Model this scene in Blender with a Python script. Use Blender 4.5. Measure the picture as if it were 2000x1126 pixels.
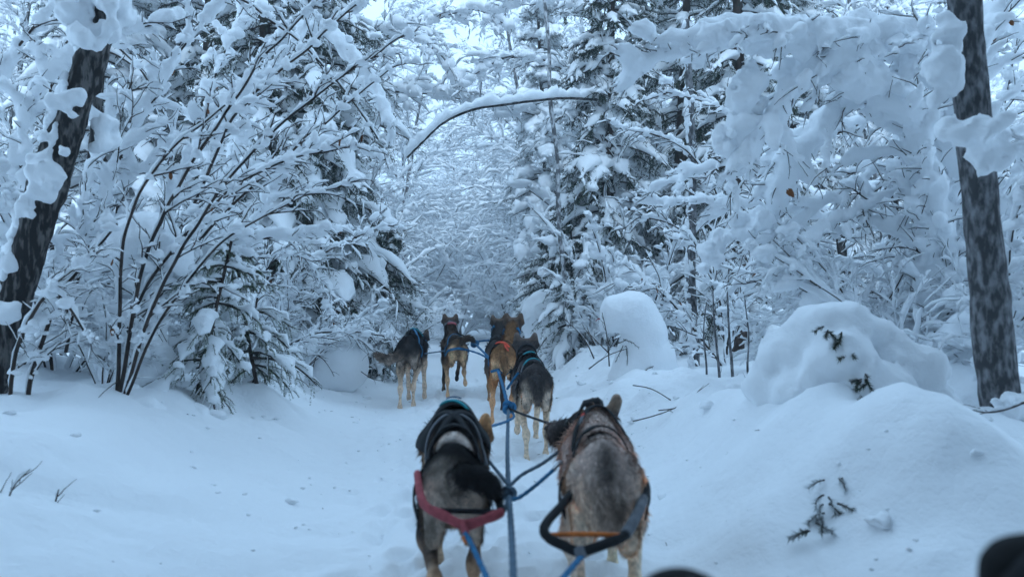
import bpy, math
import numpy as np

# ---------------------------------------------------------------- camera, sky, sun, exposure
for o in list(bpy.data.objects):
    bpy.data.objects.remove(o)
scene = bpy.context.scene
COL = scene.collection
CAM_H, FPX, HORIZON = 0.95, 1500.0, 595.0            # metres, pixels of the 2000 px wide photograph
PITCH = math.atan((HORIZON - 563.0) / FPX)
cam_data = bpy.data.cameras.new('camera')
cam = bpy.data.objects.new('camera', cam_data)
COL.objects.link(cam)
cam.location = (0, 0, CAM_H)
cam.rotation_euler = (math.pi / 2 + PITCH, 0, 0)
cam_data.sensor_width = 36.0
cam_data.lens = 36.0 * FPX / 2000.0
cam_data.clip_start, cam_data.clip_end = 0.05, 600.0
cam_data.dof.use_dof = True
cam_data.dof.focus_distance = 7.5
cam_data.dof.aperture_fstop = 2.5
scene.camera = cam

SUN_EL, SUN_AZ = math.radians(38), math.radians(184)
world = bpy.data.worlds.new('World')
scene.world = world
world.use_nodes = True
wn, wl = world.node_tree.nodes, world.node_tree.links
wn.clear()
sky = wn.new('ShaderNodeTexSky')
sky.sky_type = 'NISHITA'
sky.sun_disc = False
sky.sun_elevation = SUN_EL
sky.sun_rotation = SUN_AZ
sky.air_density, sky.dust_density, sky.ozone_density = 1.0, 0.6, 1.5
bg = wn.new('ShaderNodeBackground')
bg.inputs['Strength'].default_value = 0.10
wout = wn.new('ShaderNodeOutputWorld')
# thin even cloud over the clear sky of the Sky Texture
cloud = wn.new('ShaderNodeMix')
cloud.data_type = 'RGBA'
cloud.inputs[0].default_value = .8
cloud.inputs[7].default_value = (6.4, 9.75, 13.4, 1)
wl.new(sky.outputs[0], cloud.inputs[6])
wl.new(cloud.outputs[2], bg.inputs['Color'])
wl.new(bg.outputs[0], wout.inputs['Surface'])
sun_data = bpy.data.lights.new('sun', 'SUN')
sun_data.energy = 1.5
sun_data.angle = math.radians(50)
sun_data.color = (.65, .83, 1.0)          # daylight filtered by the cloud
sun = bpy.data.objects.new('sun', sun_data)
COL.objects.link(sun)
# sky's sun_rotation turns clockwise from +Y; the lamp shines from that same direction
sx, sy, sz = math.sin(SUN_AZ) * math.cos(SUN_EL), math.cos(SUN_AZ) * math.cos(SUN_EL), math.sin(SUN_EL)
from mathutils import Vector
sun.rotation_euler = Vector((sx, sy, sz)).to_track_quat('Z', 'Y').to_euler()
sun.location = (0, 0, 30)
scene.view_settings.view_transform = 'Standard'
scene.view_settings.look = 'None'
scene.view_settings.exposure = 0.86
scene.view_settings.gamma = 1.0
scene.render.engine = 'CYCLES'
scene.cycles.max_bounces = 12
scene.cycles.diffuse_bounces = 10
scene.cycles.glossy_bounces = 2
scene.cycles.transparent_max_bounces = 4
scene.cycles.use_denoising = True

# ---------------------------------------------------------------- helpers
rng = np.random.default_rng(11)
A = lambda *a: np.array(a, dtype=float)


def at(px, py, Y):
    """world point at depth Y seen at photograph pixel (px, py)"""
    a, b = (px - 1000.0) / FPX, (563.0 - py) / FPX
    c, s = math.cos(PITCH), math.sin(PITCH)
    d = A(a, c - b * s, s + b * c)
    return A(0, 0, CAM_H) + d * (Y / d[1])


def path(pts):
    return np.array([at(*p) for p in pts])


def norm(v):
    return v / np.maximum(np.linalg.norm(v, axis=-1, keepdims=True), 1e-9)


def resample(P, n):
    """Catmull-Rom-like smooth resampling of a polyline to n points by arc length"""
    P = np.asarray(P, float)
    m = len(P)
    out = []
    for i in range(m - 1):
        p0, p1, p2, p3 = P[max(i - 1, 0)], P[i], P[i + 1], P[min(i + 2, m - 1)]
        t = np.linspace(0, 1, 12, endpoint=False)[:, None]
        out.append(0.5 * (2 * p1 + (p2 - p0) * t + (2 * p0 - 5 * p1 + 4 * p2 - p3) * t ** 2 + (3 * p1 - p0 - 3 * p2 + p3) * t ** 3))
    Q = np.vstack(out + [P[-1:]])
    s = np.r_[0, np.cumsum(np.linalg.norm(np.diff(Q[:, :3], axis=0), axis=1))]
    u = np.linspace(0, s[-1], n)
    return np.stack([np.interp(u, s, Q[:, k]) for k in range(Q.shape[1])], 1)


def hash3(ix, iy, iz, seed):
    h = (ix * 374761393 + iy * 668265263 + iz * 2147483647 + seed * 1274126177) & 0xFFFFFFFF
    h = ((h ^ (h >> 13)) * 1274126177) & 0xFFFFFFFF
    return ((h ^ (h >> 16)) & 0xFFFF) / 65535.0


def vnoise(p, seed=0):
    """smooth value noise in -1..1 of points (...,3)"""
    f = np.floor(p)
    i = f.astype(np.int64)
    w = p - f
    w = w * w * (3 - 2 * w)
    r = 0
    for dx in (0, 1):
        for dy in (0, 1):
            for dz in (0, 1):
                k = (w[..., 0] if dx else 1 - w[..., 0]) * (w[..., 1] if dy else 1 - w[..., 1]) * (w[..., 2] if dz else 1 - w[..., 2])
                r = r + k * hash3(i[..., 0] + dx, i[..., 1] + dy, i[..., 2] + dz, seed)
    return r * 2 - 1


class Geo:
    """collects triangles and quads, then links them as one mesh object"""
    def __init__(s):
        s.v, s.q, s.t, s.n, s.c, s.nr = [], [], [], 0, [], []

    def add(s, v, quads=None, tris=None, col=None, nrm=None):
        v = np.asarray(v, float).reshape(-1, 3)
        if quads is not None and len(quads):
            s.q.append(np.asarray(quads).reshape(-1, 4) + s.n)
        if tris is not None and len(tris):
            s.t.append(np.asarray(tris).reshape(-1, 3) + s.n)
        s.v.append(v)
        if col is not None:
            s.c.append(np.asarray(col, float).reshape(-1, 3))
        if nrm is not None:
            s.nr.append(np.asarray(nrm, float).reshape(-1, 3))
        s.n += len(v)
        return s

    def merge(s, o):
        if o.n:
            s.add(np.vstack(o.v), np.vstack(o.q) if o.q else None, np.vstack(o.t) if o.t else None)
        return s

    def mesh(s, name, mat, smooth=True):
        me = bpy.data.meshes.new(name)
        v = np.vstack(s.v).astype(np.float32)
        q = np.vstack(s.q) if s.q else np.zeros((0, 4), int)
        t = np.vstack(s.t) if s.t else np.zeros((0, 3), int)
        me.vertices.add(len(v))
        me.vertices.foreach_set('co', v.ravel())
        idx = np.concatenate([q.ravel(), t.ravel()]).astype(np.int32)
        me.loops.add(len(idx))
        me.loops.foreach_set('vertex_index', idx)
        starts = np.concatenate([np.arange(len(q)) * 4, len(q) * 4 + np.arange(len(t)) * 3]).astype(np.int32)
        me.polygons.add(len(starts))
        me.polygons.foreach_set('loop_start', starts)
        me.update(calc_edges=True)
        if smooth:
            me.polygons.foreach_set('use_smooth', np.ones(len(starts), bool))
        if s.c:
            a = me.color_attributes.new('Col', 'FLOAT_COLOR', 'POINT')
            c = np.vstack(s.c)
            a.data.foreach_set('color', np.c_[c, np.ones(len(c))].astype(np.float32).ravel())
        me.materials.append(mat)
        if s.nr:
            me.normals_split_custom_set_from_vertices(np.vstack(s.nr).astype(np.float32).tolist())
        return me

    def build(s, name, mat, parent=None, smooth=True):
        return link(name, s.mesh(name, mat, smooth), parent)


def link(name, data, parent=None):
    o = bpy.data.objects.new(name, data)
    COL.objects.link(o)
    if parent is not None:
        o.parent = parent
    return o


def thing(name, label, cat, loc=(0, 0, 0), rotz=0.0, group=None, scale=1.0):
    o = link(name, None)
    o.location = tuple(float(x) for x in loc)
    o.rotation_euler = (0, 0, rotz)
    o.scale = (scale, scale, scale)
    return tag(o, label, cat, group)


def tag(o, label, cat, group=None):
    o['label'], o['category'] = label, cat
    if group:
        o['group'] = group
    return o


def tube_faces(B, N, S):
    b = np.arange(B)[:, None, None] * (N * S)
    i = np.arange(N - 1)[None, :, None] * S
    k = np.arange(S)[None, None, :]
    k2 = (k + 1) % S
    return np.stack([b + i + k, b + i + k2, b + i + S + k2, b + i + S + k], -1).reshape(-1, 4)


def frames(P, snow=False, r=rng):
    T = norm(np.gradient(P, axis=1))
    ref = np.zeros((len(P), 1, 3))
    ref[..., 2] = 1.0
    if snow:
        j = r.normal(size=(len(P), 1, 3)) * A(.16, .16, 0)
        ref = norm(ref + j)
    else:
        ref[np.abs(T[..., 2].mean(1)) > .8] = A(0.3, 1, 0)
    ref = np.broadcast_to(ref, P.shape)
    side = norm(np.cross(T, ref))
    up = np.cross(side, T)
    return T, side, up


def tubes(P, R, S=4, cap=False):
    """tubes round polylines P (B,N,3) with radii R (B,N)"""
    P = np.asarray(P, float)
    if P.ndim == 2:
        P = P[None]
    R = np.broadcast_to(np.asarray(R, float), P.shape[:2])
    T, side, up = frames(P)
    a = np.arange(S) * 2 * math.pi / S + .3
    V = P[:, :, None] + R[..., None, None] * (np.cos(a)[:, None] * side[:, :, None] + np.sin(a)[:, None] * up[:, :, None])
    g = Geo()
    q = tube_faces(len(P), P.shape[1], S)
    g.add(V, q)
    if cap:
        N = P.shape[1]
        tr = []
        for b in range(len(P)):
            for k in range(1, S - 1):
                tr.append((b * N * S, b * N * S + k + 1, b * N * S + k))
                e = b * N * S + (N - 1) * S
                tr.append((e, e + k, e + k + 1))
        g.t.append(np.array(tr))
    return g


RING = A(-1, .22, -.8, .68, -.05, 1, .75, .72, 1, .2, .1, .0).reshape(6, 2)
RING4 = A(-1, .35, 0, 1, 1, .35, 0, .0).reshape(4, 2)


def snow_tubes(P, W, H, fine=True, lump=.5, r=rng, lift=None, gaps=0.0, end=None):
    """ridges of snow lying along branches: half width W and height H (B,N or scalars), lumpy, thinner on steep runs"""
    P = np.asarray(P, float)
    if P.ndim == 2:
        P = P[None]
    B, N = P.shape[:2]
    W = np.broadcast_to(np.asarray(W, float), (B, N))
    H = np.broadcast_to(np.asarray(H, float), (B, N))
    if end:
        # the load stops short of the tip, and of the joint
        u = np.linspace(0, 1, N)[None] * (r.uniform(end[0], end[1], (B, 1)) - .04) + r.uniform(0, .12, (B, 1))
        x = np.clip(u, 0, 1) * (N - 1)
        i = np.clip(x.astype(int), 0, N - 2)
        f = (x - i)[..., None]
        bi = np.arange(B)[:, None]
        P = P[bi, i] * (1 - f) + P[bi, i + 1] * f
    T, side, up = frames(P, True, r)
    flat = np.sqrt(np.clip(1 - T[..., 2] ** 2, 0, 1))
    amt = .35 + .65 * flat ** 1.2
    nz = r.uniform(-1, 1, (B, N))
    nz2 = r.uniform(-1, 1, (B, N))
    k = amt * (1 + lump * nz)
    if gaps:
        k = k * np.where(r.uniform(size=(B, N)) < gaps, .18, 1)
    env = np.ones(N)
    env[0], env[-1] = .45, .3
    w = W * k * env
    h = H * k * env * (1 + .3 * nz2)
    ring = RING if fine else RING4
    base = P if lift is None else P + up * np.broadcast_to(np.asarray(lift), (B, N))[..., None]
    sh = side * (nz2 * w * .25)[..., None]
    V = (base + sh)[:, :, None] + ring[:, 0][:, None] * (side * w[..., None])[:, :, None] + ring[:, 1][:, None] * (up * h[..., None])[:, :, None]
    g = Geo()
    g.add(V, tube_faces(B, N, len(ring))[:, ::-1])
    return g


def ico(sub):
    t = (1 + 5 ** .5) / 2
    v = [(-1, t, 0), (1, t, 0), (-1, -t, 0), (1, -t, 0), (0, -1, t), (0, 1, t), (0, -1, -t), (0, 1, -t), (t, 0, -1), (t, 0, 1), (-t, 0, -1), (-t, 0, 1)]
    f = [(0, 11, 5), (0, 5, 1), (0, 1, 7), (0, 7, 10), (0, 10, 11), (1, 5, 9), (5, 11, 4), (11, 10, 2), (10, 7, 6), (7, 1, 8), (3, 9, 4), (3, 4, 2), (3, 2, 6), (3, 6, 8), (3, 8, 9), (4, 9, 5), (2, 4, 11), (6, 2, 10), (8, 6, 7), (9, 8, 1)]
    v = [norm(np.array(x, float)) for x in v]
    for _ in range(sub):
        cache, nf = {}, []
        def mid(a, b):
            k = (min(a, b), max(a, b))
            if k not in cache:
                v.append(norm(v[a] + v[b]))
                cache[k] = len(v) - 1
            return cache[k]
        for a, b, c in f:
            x, y, z = mid(a, b), mid(b, c), mid(c, a)
            nf += [(a, x, z), (b, y, x), (c, z, y), (x, y, z)]
        f = nf
    return np.array(v), np.array(f)


ICO = {k: ico(k) for k in (0, 1, 2, 3)}


def clumps(C, S, sub=1, lump=.22, r=rng, seed=3):
    """pillows of snow at centres C (B,3), half sizes S (B,3); flat underneath"""
    C = np.asarray(C, float).reshape(-1, 3)
    S = np.broadcast_to(np.asarray(S, float), C.shape)
    v, f = ICO[sub]
    a = r.uniform(0, 6.28, len(C))
    ca, sa = np.cos(a), np.sin(a)
    V = np.broadcast_to(v, (len(C),) + v.shape).copy()
    V = V * (1 + lump * vnoise(V * 1.7 + C[:, None] * 3.1, seed) + .3 * lump * vnoise(V * 4 + C[:, None] * 7, seed + 1))[..., None]
    z = V[..., 2]
    V[..., 2] = np.where(z < 0, z * .45, z)
    V = V * S[:, None]
    x, y = V[..., 0] * ca[:, None] - V[..., 1] * sa[:, None], V[..., 0] * sa[:, None] + V[..., 1] * ca[:, None]
    V = np.stack([x, y, V[..., 2]], -1) + C[:, None]
    F = f[None] + (np.arange(len(C)) * len(v))[:, None, None]
    return Geo().add(V, None, F)


def grow(p0, d0, L, N, grav, wig, r=rng, curl=None):
    """polylines (B,N,3) that start at p0 along d0 with length L, bent by gravity and wiggle"""
    B = len(p0)
    d = norm(np.asarray(d0, float))
    L = np.broadcast_to(np.asarray(L, float), (B,))
    step = (L / (N - 1))[:, None]
    grav = np.broadcast_to(np.asarray(grav, float), (B,))
    P = [np.asarray(p0, float)]
    for i in range(N - 1):
        P.append(P[-1] + d * step)
        d = d + r.normal(size=(B, 3)) * wig
        d[:, 2] -= grav
        d = norm(d)
    return np.stack(P, 1)


def sprout(P, per, t0, t1, ang, r=rng, flatten=1.0, up=0.0):
    """children of polylines: start points, directions, parent index and position along the parent"""
    B, N = P.shape[:2]
    idx = np.repeat(np.arange(B), per)
    t = (np.tile(np.arange(per), B) + r.uniform(0, 1, B * per)) / per * (t1 - t0) + t0
    x = t * (N - 1)
    i = np.clip(x.astype(int), 0, N - 2)
    w = (x - i)[:, None]
    p = P[idx, i] * (1 - w) + P[idx, i + 1] * w
    T = norm(P[idx, i + 1] - P[idx, i])
    a = r.normal(size=T.shape)
    a = norm(a - (a * T).sum(1, keepdims=True) * T)
    a[:, 2] = a[:, 2] * flatten + up
    a = norm(a)
    th = r.uniform(ang[0], ang[1], len(T))[:, None]
    return p, norm(T * np.cos(th) + a * np.sin(th)), idx, t


def needles(P, M, length, width, r=rng, spread=.85, skip=.05):
    """M needle blades on each twig polyline"""
    B, N = P.shape[:2]
    t = r.uniform(skip, 1, (B, M))
    x = t * (N - 1)
    i = np.clip(x.astype(int), 0, N - 2)
    w = (x - i)[..., None]
    bi = np.arange(B)[:, None]
    p = P[bi, i] * (1 - w) + P[bi, i + 1] * w
    T = norm(P[bi, i + 1] - P[bi, i])
    a = r.normal(size=T.shape)
    a = norm(a - (a * T).sum(-1, keepdims=True) * T)
    d = norm(T * .75 + a * spread)
    s = norm(np.cross(d, r.normal(size=d.shape)))
    L = (length * r.uniform(.6, 1.2, (B, M)))[..., None]
    V = np.stack([p - s * width * .5, p + s * width * .5, p + d * L], 2)
    n = B * M
    return Geo().add(V, None, np.arange(n * 3).reshape(n, 3))


# ---- implicit surfaces: capsules with smooth unions, meshed by surface nets
def capsule(p, a, b, ra, rb):
    ab = b - a
    pa = p - a
    t = np.clip((pa @ ab) / max(float(ab @ ab), 1e-9), 0, 1)
    return np.linalg.norm(pa - t[..., None] * ab, axis=-1) - (ra + t * (rb - ra))


def sdf(p, prims, k, xs=1.0):
    d = None
    p = p * A(xs, 1, 1)
    for a, b, ra, rb in prims:
        e = capsule(p, a * A(xs, 1, 1), b * A(xs, 1, 1), ra, rb)
        if d is None:
            d = e
        else:
            h = np.maximum(k - np.abs(d - e), 0) / k
            d = np.minimum(d, e) - h * h * k * .25
    return d


def surface_nets(F, org, h):
    s = F < 0
    nx, ny, nz = F.shape
    cnt = np.zeros((nx - 1, ny - 1, nz - 1), np.int8)
    corners = [(i, j, k) for i in (0, 1) for j in (0, 1) for k in (0, 1)]
    for i, j, k in corners:
        cnt += s[i:nx - 1 + i, j:ny - 1 + j, k:nz - 1 + k]
    act = np.argwhere((cnt > 0) & (cnt < 8))
    index = -np.ones(cnt.shape, np.int64)
    index[act[:, 0], act[:, 1], act[:, 2]] = np.arange(len(act))
    acc, num = np.zeros((len(act), 3)), np.zeros(len(act))
    for a in corners:
        for ax in range(3):
            if a[ax] == 1:
                continue
            b = list(a)
            b[ax] = 1
            fa = F[act[:, 0] + a[0], act[:, 1] + a[1], act[:, 2] + a[2]]
            fb = F[act[:, 0] + b[0], act[:, 1] + b[1], act[:, 2] + b[2]]
            m = (fa < 0) != (fb < 0)
            t = np.where(m, fa / np.where(m, fa - fb, 1), 0)
            pt = np.tile(np.array(a, float), (len(act), 1))
            pt[:, ax] = t
            acc += pt * m[:, None]
            num += m
    V = (act + acc / num[:, None]) * h + org
    Q = []
    for ax in range(3):
        u, w = [(1, 2), (2, 0), (0, 1)][ax]
        sl0 = [slice(1, -1)] * 3
        sl1 = [slice(1, -1)] * 3
        sl0[ax] = slice(0, -1)
        sl1[ax] = slice(1, None)
        f0, f1 = s[tuple(sl0)], s[tuple(sl1)]
        e = np.argwhere(f0 != f1)
        inside0 = f0[e[:, 0], e[:, 1], e[:, 2]]
        off = np.array([1, 1, 1])
        off[ax] = 0
        e = e + off
        def cell(du, dw):
            c = e.copy()
            c[:, u] -= du
            c[:, w] -= dw
            return index[c[:, 0], c[:, 1], c[:, 2]]
        q = np.stack([cell(1, 1), cell(0, 1), cell(0, 0), cell(1, 0)], 1)
        q[~inside0] = q[~inside0][:, ::-1]
        Q.append(q)
    return V, np.vstack(Q)


def implicit(prims, k, h, xs=1.0, noise=None, pad=.06):
    pts = np.array([x for a, b, ra, rb in prims for x in (a, b)])
    rad = max(max(ra, rb) for a, b, ra, rb in prims) + pad
    lo, hi = pts.min(0) - rad, pts.max(0) + rad
    n = np.ceil((hi - lo) / h).astype(int) + 1
    ax = [lo[i] + np.arange(n[i]) * h for i in range(3)]
    F = np.full(tuple(n), .25)
    sc = A(xs, 1, 1)
    for p, q, ra, rb in prims:
        m = max(ra, rb) + k + pad
        b0, b1 = np.minimum(p, q) - m, np.maximum(p, q) + m
        w = [slice(*np.searchsorted(ax[i], [b0[i], b1[i]])) for i in range(3)]
        g = np.stack(np.meshgrid(*[ax[i][w[i]] for i in range(3)], indexing='ij'), -1)
        if g.size == 0:
            continue
        e = capsule(g * sc, p * sc, q * sc, ra, rb)
        d = F[w[0], w[1], w[2]]
        t = np.maximum(k - np.abs(d - e), 0) / k
        F[w[0], w[1], w[2]] = np.minimum(d, e) - t * t * k * .25
    if noise:
        near = np.abs(F) < .16
        g = np.stack(np.meshgrid(*ax, indexing='ij'), -1)[near]
        for amp, s_, seed in noise:
            F[near] -= amp * vnoise(g * s_, seed)
    return surface_nets(F, lo, h)


# ---------------------------------------------------------------- materials
def material(name, base, rough=.8, spec=.3, noise=None, bump=None, attr=None, sheen=0.0, sss=0.0):
    m = bpy.data.materials.new(name)
    m.use_nodes = True
    nt = m.node_tree
    b = nt.nodes['Principled BSDF']
    b.inputs['Base Color'].default_value = (*base, 1)
    b.inputs['Roughness'].default_value = rough
    b.inputs['Specular IOR Level'].default_value = spec
    if sheen:
        b.inputs['Sheen Weight'].default_value = sheen
    co = nt.nodes.new('ShaderNodeTexCoord')
    src = None
    if attr:
        src = nt.nodes.new('ShaderNodeVertexColor')
        src.layer_name = attr
        src = src.outputs['Color']
        nt.links.new(src, b.inputs['Base Color'])
    if noise:
        other, scale, detail, lo, hi, stretch = noise
        mp = nt.nodes.new('ShaderNodeMapping')
        mp.inputs['Scale'].default_value = stretch
        nt.links.new(co.outputs['Object'], mp.inputs['Vector'])
        n = nt.nodes.new('ShaderNodeTexNoise')
        n.inputs['Scale'].default_value = scale
        n.inputs['Detail'].default_value = detail
        nt.links.new(mp.outputs[0], n.inputs['Vector'])
        r = nt.nodes.new('ShaderNodeMapRange')
        r.inputs['From Min'].default_value = lo
        r.inputs['From Max'].default_value = hi
        nt.links.new(n.outputs['Fac'], r.inputs['Value'])
        mx = nt.nodes.new('ShaderNodeMix')
        mx.data_type = 'RGBA'
        mx.inputs[6].default_value = (*base, 1)
        mx.inputs[7].default_value = (*other, 1)
        if src is not None:
            mx.blend_type = 'MULTIPLY'
            nt.links.new(src, mx.inputs[6])
        nt.links.new(r.outputs[0], mx.inputs[0])
        nt.links.new(mx.outputs[2], b.inputs['Base Color'])
    if bump:
        last = None
        for scale, dist, stren in bump:
            n = nt.nodes.new('ShaderNodeTexNoise')
            n.inputs['Scale'].default_value = scale
            n.inputs['Detail'].default_value = 4
            nt.links.new(co.outputs['Object'], n.inputs['Vector'])
            bp = nt.nodes.new('ShaderNodeBump')
            bp.inputs['Distance'].default_value = dist
            bp.inputs['Strength'].default_value = stren
            nt.links.new(n.outputs['Fac'], bp.inputs['Height'])
            if last is not None:
                nt.links.new(last, bp.inputs['Normal'])
            last = bp.outputs[0]
        nt.links.new(last, b.inputs['Normal'])
    return m


SNOW_RGB = (.90, .92, .94)
M_GROUND = material('ground_snow', SNOW_RGB, .75, .15, bump=[(2.2, .10, .55), (9, .03, .5), (60, .006, .5)])
M_SNOW = material('branch_snow', SNOW_RGB, .8, .1, bump=[(14, .02, .5), (70, .006, .5)])
M_BARK = material('dark_bark', (.020, .018, .018), .9, .2, noise=((.14, .13, .125), 38, 9, .48, .60, (1, 1, .25)), bump=[(30, .012, .8)])
M_GREYBARK = material('grey_birch_bark', (.06, .06, .063), .9, .2, noise=((.26, .26, .27), 42, 12, .42, .66, (1, 1, .4)), bump=[(25, .012, .8)])
M_PALEBARK = material('frosted_birch_bark', (.11, .11, .115), .9, .2, noise=((.55, .56, .58), 26, 9, .44, .60, (1, 1, .6)), bump=[(30, .010, .8)])
M_TWIG = material('twig_bark', (.030, .023, .021), .9, .2, noise=((.07, .05, .04), 5, 3, .4, .6, (1, 1, 1)))
M_RIMETWIG = material('rimed_twig', (.06, .05, .05), .9, .2, noise=((.74, .77, .80), 9, 4, .36, .50, (1, 1, 1)))
M_RIMENEEDLE = material('rimed_needles', (.022, .040, .030), .7, .3, noise=((.66, .70, .72), 7, 4, .40, .56, (1, 1, 1)))
M_SPRUCEBARK = material('spruce_bark', (.040, .028, .023), .95, .1, noise=((.12, .085, .07), 14, 5, .45, .7, (1, 1, .4)), bump=[(40, .01, .8)])
M_NEEDLE = material('spruce_needles', (.022, .040, .028), .7, .3, noise=((.045, .062, .032), 2.5, 3, .4, .65, (1, 1, 1)))
M_YOUNGNEEDLE = material('young_spruce_needles', (.085, .12, .065), .7, .3, noise=((.22, .26, .19), 8, 3, .46, .66, (1, 1, 1)))
M_LEAF = material('dead_leaf', (.20, .075, .025), .8, .2)
M_FUR = material('dog_fur', (.1, .1, .1), .75, .2, attr='Col')
M_SKIN = material('dog_undercoat', (.1, .1, .1), .9, .1, attr='Col', noise=((.55, .55, .55), 60, 3, .4, .7, (1, 1, 1)))
M_NOSE = material('dog_nose', (.008, .008, .009), .35, .5)
M_EYE = material('dog_eye', (.012, .009, .006), .1, .6)


def webbing(name, rgb, rough=.8):
    d = tuple(c * .6 for c in rgb)
    return material(name, rgb, rough, .25, noise=(d, 40, 3, .35, .7, (1, 1, 1)), bump=[(220, .002, .6)])


M_BLACKWEB = webbing('black_webbing', (.012, .013, .016))
M_GREYWEB = webbing('grey_webbing', (.16, .17, .19))
M_TEAL = webbing('turquoise_webbing', (.02, .30, .36))
M_BLUEROPE = webbing('blue_rope', (.03, .17, .34))
M_GREYROPE = webbing('grey_blue_rope', (.10, .16, .22))
M_PINK = webbing('faded_red_webbing', (.42, .085, .10))
M_ORANGE = webbing('orange_cord', (.75, .20, .04))
M_REDTAG = webbing('red_orange_tag', (.75, .09, .05))
M_BOOT = webbing('black_boot_nylon', (.006, .006, .009))
M_SOLE = webbing('boot_rubber', (.012, .012, .013))
M_GREEN = webbing('green_ribbon', (.01, .30, .06))
M_BERRY = webbing('red_ribbon', (.45, .02, .05))
M_METAL = material('clip_metal', (.35, .36, .38), .35, .5)
M_METAL.node_tree.nodes['Principled BSDF'].inputs['Metallic'].default_value = 1.0


# ---------------------------------------------------------------- ground: one sheet of snow with the packed trail
def trail_x(y):
    return np.interp(y, [-10, 0, 3, 8, 14, 22, 31, 60], [0, 0, -.03, -.5, -.8, -1.05, -1.4, -4])


MOUNDS = []
_r = np.random.default_rng(5)
for _ in range(150):
    y = _r.uniform(1.5, 26)
    s = _r.choice([-1, 1])
    x = trail_x(y) + s * _r.uniform(1.9, 8)
    if y < 5 and x > 0:
        continue
    MOUNDS.append((x, y, _r.uniform(.18, .55), _r.uniform(.06, .26)))
for _ in range(60):
    y = _r.uniform(2.6, 8.5)
    s = _r.choice([-1, 1])
    x = trail_x(y) + (-_r.uniform(1.0, 2.8) if s < 0 else _r.uniform(.85, 1.7))
    MOUNDS.append((x, y, _r.uniform(.09, .24), _r.uniform(.03, .085)))
for px, py, Y, rad, h in [(1740, 900, 3.0, .36, .12), (1650, 970, 2.9, .28, .10), (1800, 1010, 2.6, .2, .06), (1690, 830, 3.7, .60, .14), (1850, 960, 2.7, .32, .10), (1500, 880, 3.9, .35, .08), (1450, 960, 3.3, .25, .05), (1420, 860, 3.9, .34, .07),
                          (500, 780, 5.6, .32, .10), (300, 800, 5.0, .4, .08), (200, 700, 5.4, .5, .10), (60, 760, 4.8, .6, .08), (420, 740, 6.4, .4, .1),
                          (1330, 790, 5.6, .3, .08), (1240, 760, 6.6, .3, .08), (1150, 700, 8.8, .35, .08), (700, 740, 8.6, .4, .08)]:
    p = at(px, py, Y)
    MOUNDS.append((p[0], p[1], rad, h))


def ground_z(x, y):
    x, y = np.broadcast_arrays(np.asarray(x, float), np.asarray(y, float))
    d = x - trail_x(y)
    sm = lambda t: np.clip(t, 0, 1) ** 2 * (3 - 2 * np.clip(t, 0, 1))
    left = sm((-d - .72) / 1.6) * .42 + np.clip(-d - 2.5, 0, 20) * .02
    right = sm((d - .58) / 1.15) * .36 + np.clip(d - 2.0, 0, 20) * .03
    z = left + right
    bank = np.clip(z / .3, 0, 1)
    p = np.stack([x, y, np.zeros_like(x)], -1)
    z = z + bank * (.07 * vnoise(p * 1.1, 1) + .06 * vnoise(p * 2.5, 2)) + .018 * vnoise(p * 1.6, 3)
    z = z + (1 - bank) * (.016 * vnoise(p * 5, 4) + .009 * vnoise(p * 13, 6)) + bank * (.036 * vnoise(p * 5, 7) + .013 * vnoise(p * 13, 8))
    for mx, my, rr, h in MOUNDS:
        e = ((x - mx) ** 2 + (y - my) ** 2) / (rr * rr)
        z = z + h * np.exp(-e * 1.2)
    # two shallow runner grooves
    for o in (-.52, -.38, .30):
        z = z - .026 * np.exp(-((d - o + .03 * np.sin(y * 1.3)) / .04) ** 2) * (.5 + .5 * vnoise(p * .9, 9))
    z = z + np.clip(y - 24, 0, 40) * .02
    return z


def hit(px, py):
    """point of the ground seen at a photograph pixel"""
    for Y in np.linspace(1.2, 14, 900):
        p = at(px, py, Y)
        if p[2] <= gz(p[0], p[1]):
            return p
    return p


def gz(x, y):
    return float(ground_z(x, y))


def make_ground():
    u = np.linspace(-1, 1, 300)
    xs = np.sign(u) * (3.0 * np.abs(u) + 160 * np.abs(u) ** 6)
    ys = np.concatenate([np.linspace(-6, 1.2, 24, endpoint=False), 1.2 + 8.8 * np.linspace(0, 1, 270, endpoint=False) ** 1.25, 10 + 230 * np.linspace(0, 1, 90) ** 3])
    X, Y = np.meshgrid(xs, ys, indexing='ij')
    Z = ground_z(X, Y)
    r = np.random.default_rng(77)
    # paw prints, sunk along the lines the dogs run on, and churned crumbs between them
    for _ in range(700):
        y = r.uniform(1.3, 9.8)
        x = float(trail_x(y)) + r.choice([-.28, -.18, .22]) + r.normal() * .16
        rr, h = r.uniform(.030, .055), r.uniform(.018, .050)
        i0, i1 = np.searchsorted(xs, [x - .2, x + .2])
        j0, j1 = np.searchsorted(ys, [y - .2, y + .2])
        e = ((X[i0:i1, j0:j1] - x) ** 2 + ((Y[i0:i1, j0:j1] - y) / 1.3) ** 2) / (rr * rr)
        Z[i0:i1, j0:j1] += -h * np.exp(-e) + .30 * h * np.exp(-((np.sqrt(e) - 1.6) / .5) ** 2)
    V = np.stack([X, Y, Z], -1)
    nx, ny = X.shape
    i = np.arange(nx - 1)[:, None] * ny + np.arange(ny - 1)[None]
    q = np.stack([i, i + ny, i + ny + 1, i + 1], -1)
    g = Geo().add(V, q)
    o = g.build('snow_ground', M_GROUND)
    o['kind'] = 'structure'


make_ground()


# ---------------------------------------------------------------- tree kinds (meshes shared between alike trees)
def part(name, geo, mat, parent, stuff=False, smooth=True):
    o = geo.build(name, mat, parent, smooth)
    if stuff:
        o['kind'] = 'stuff'
    return o


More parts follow.
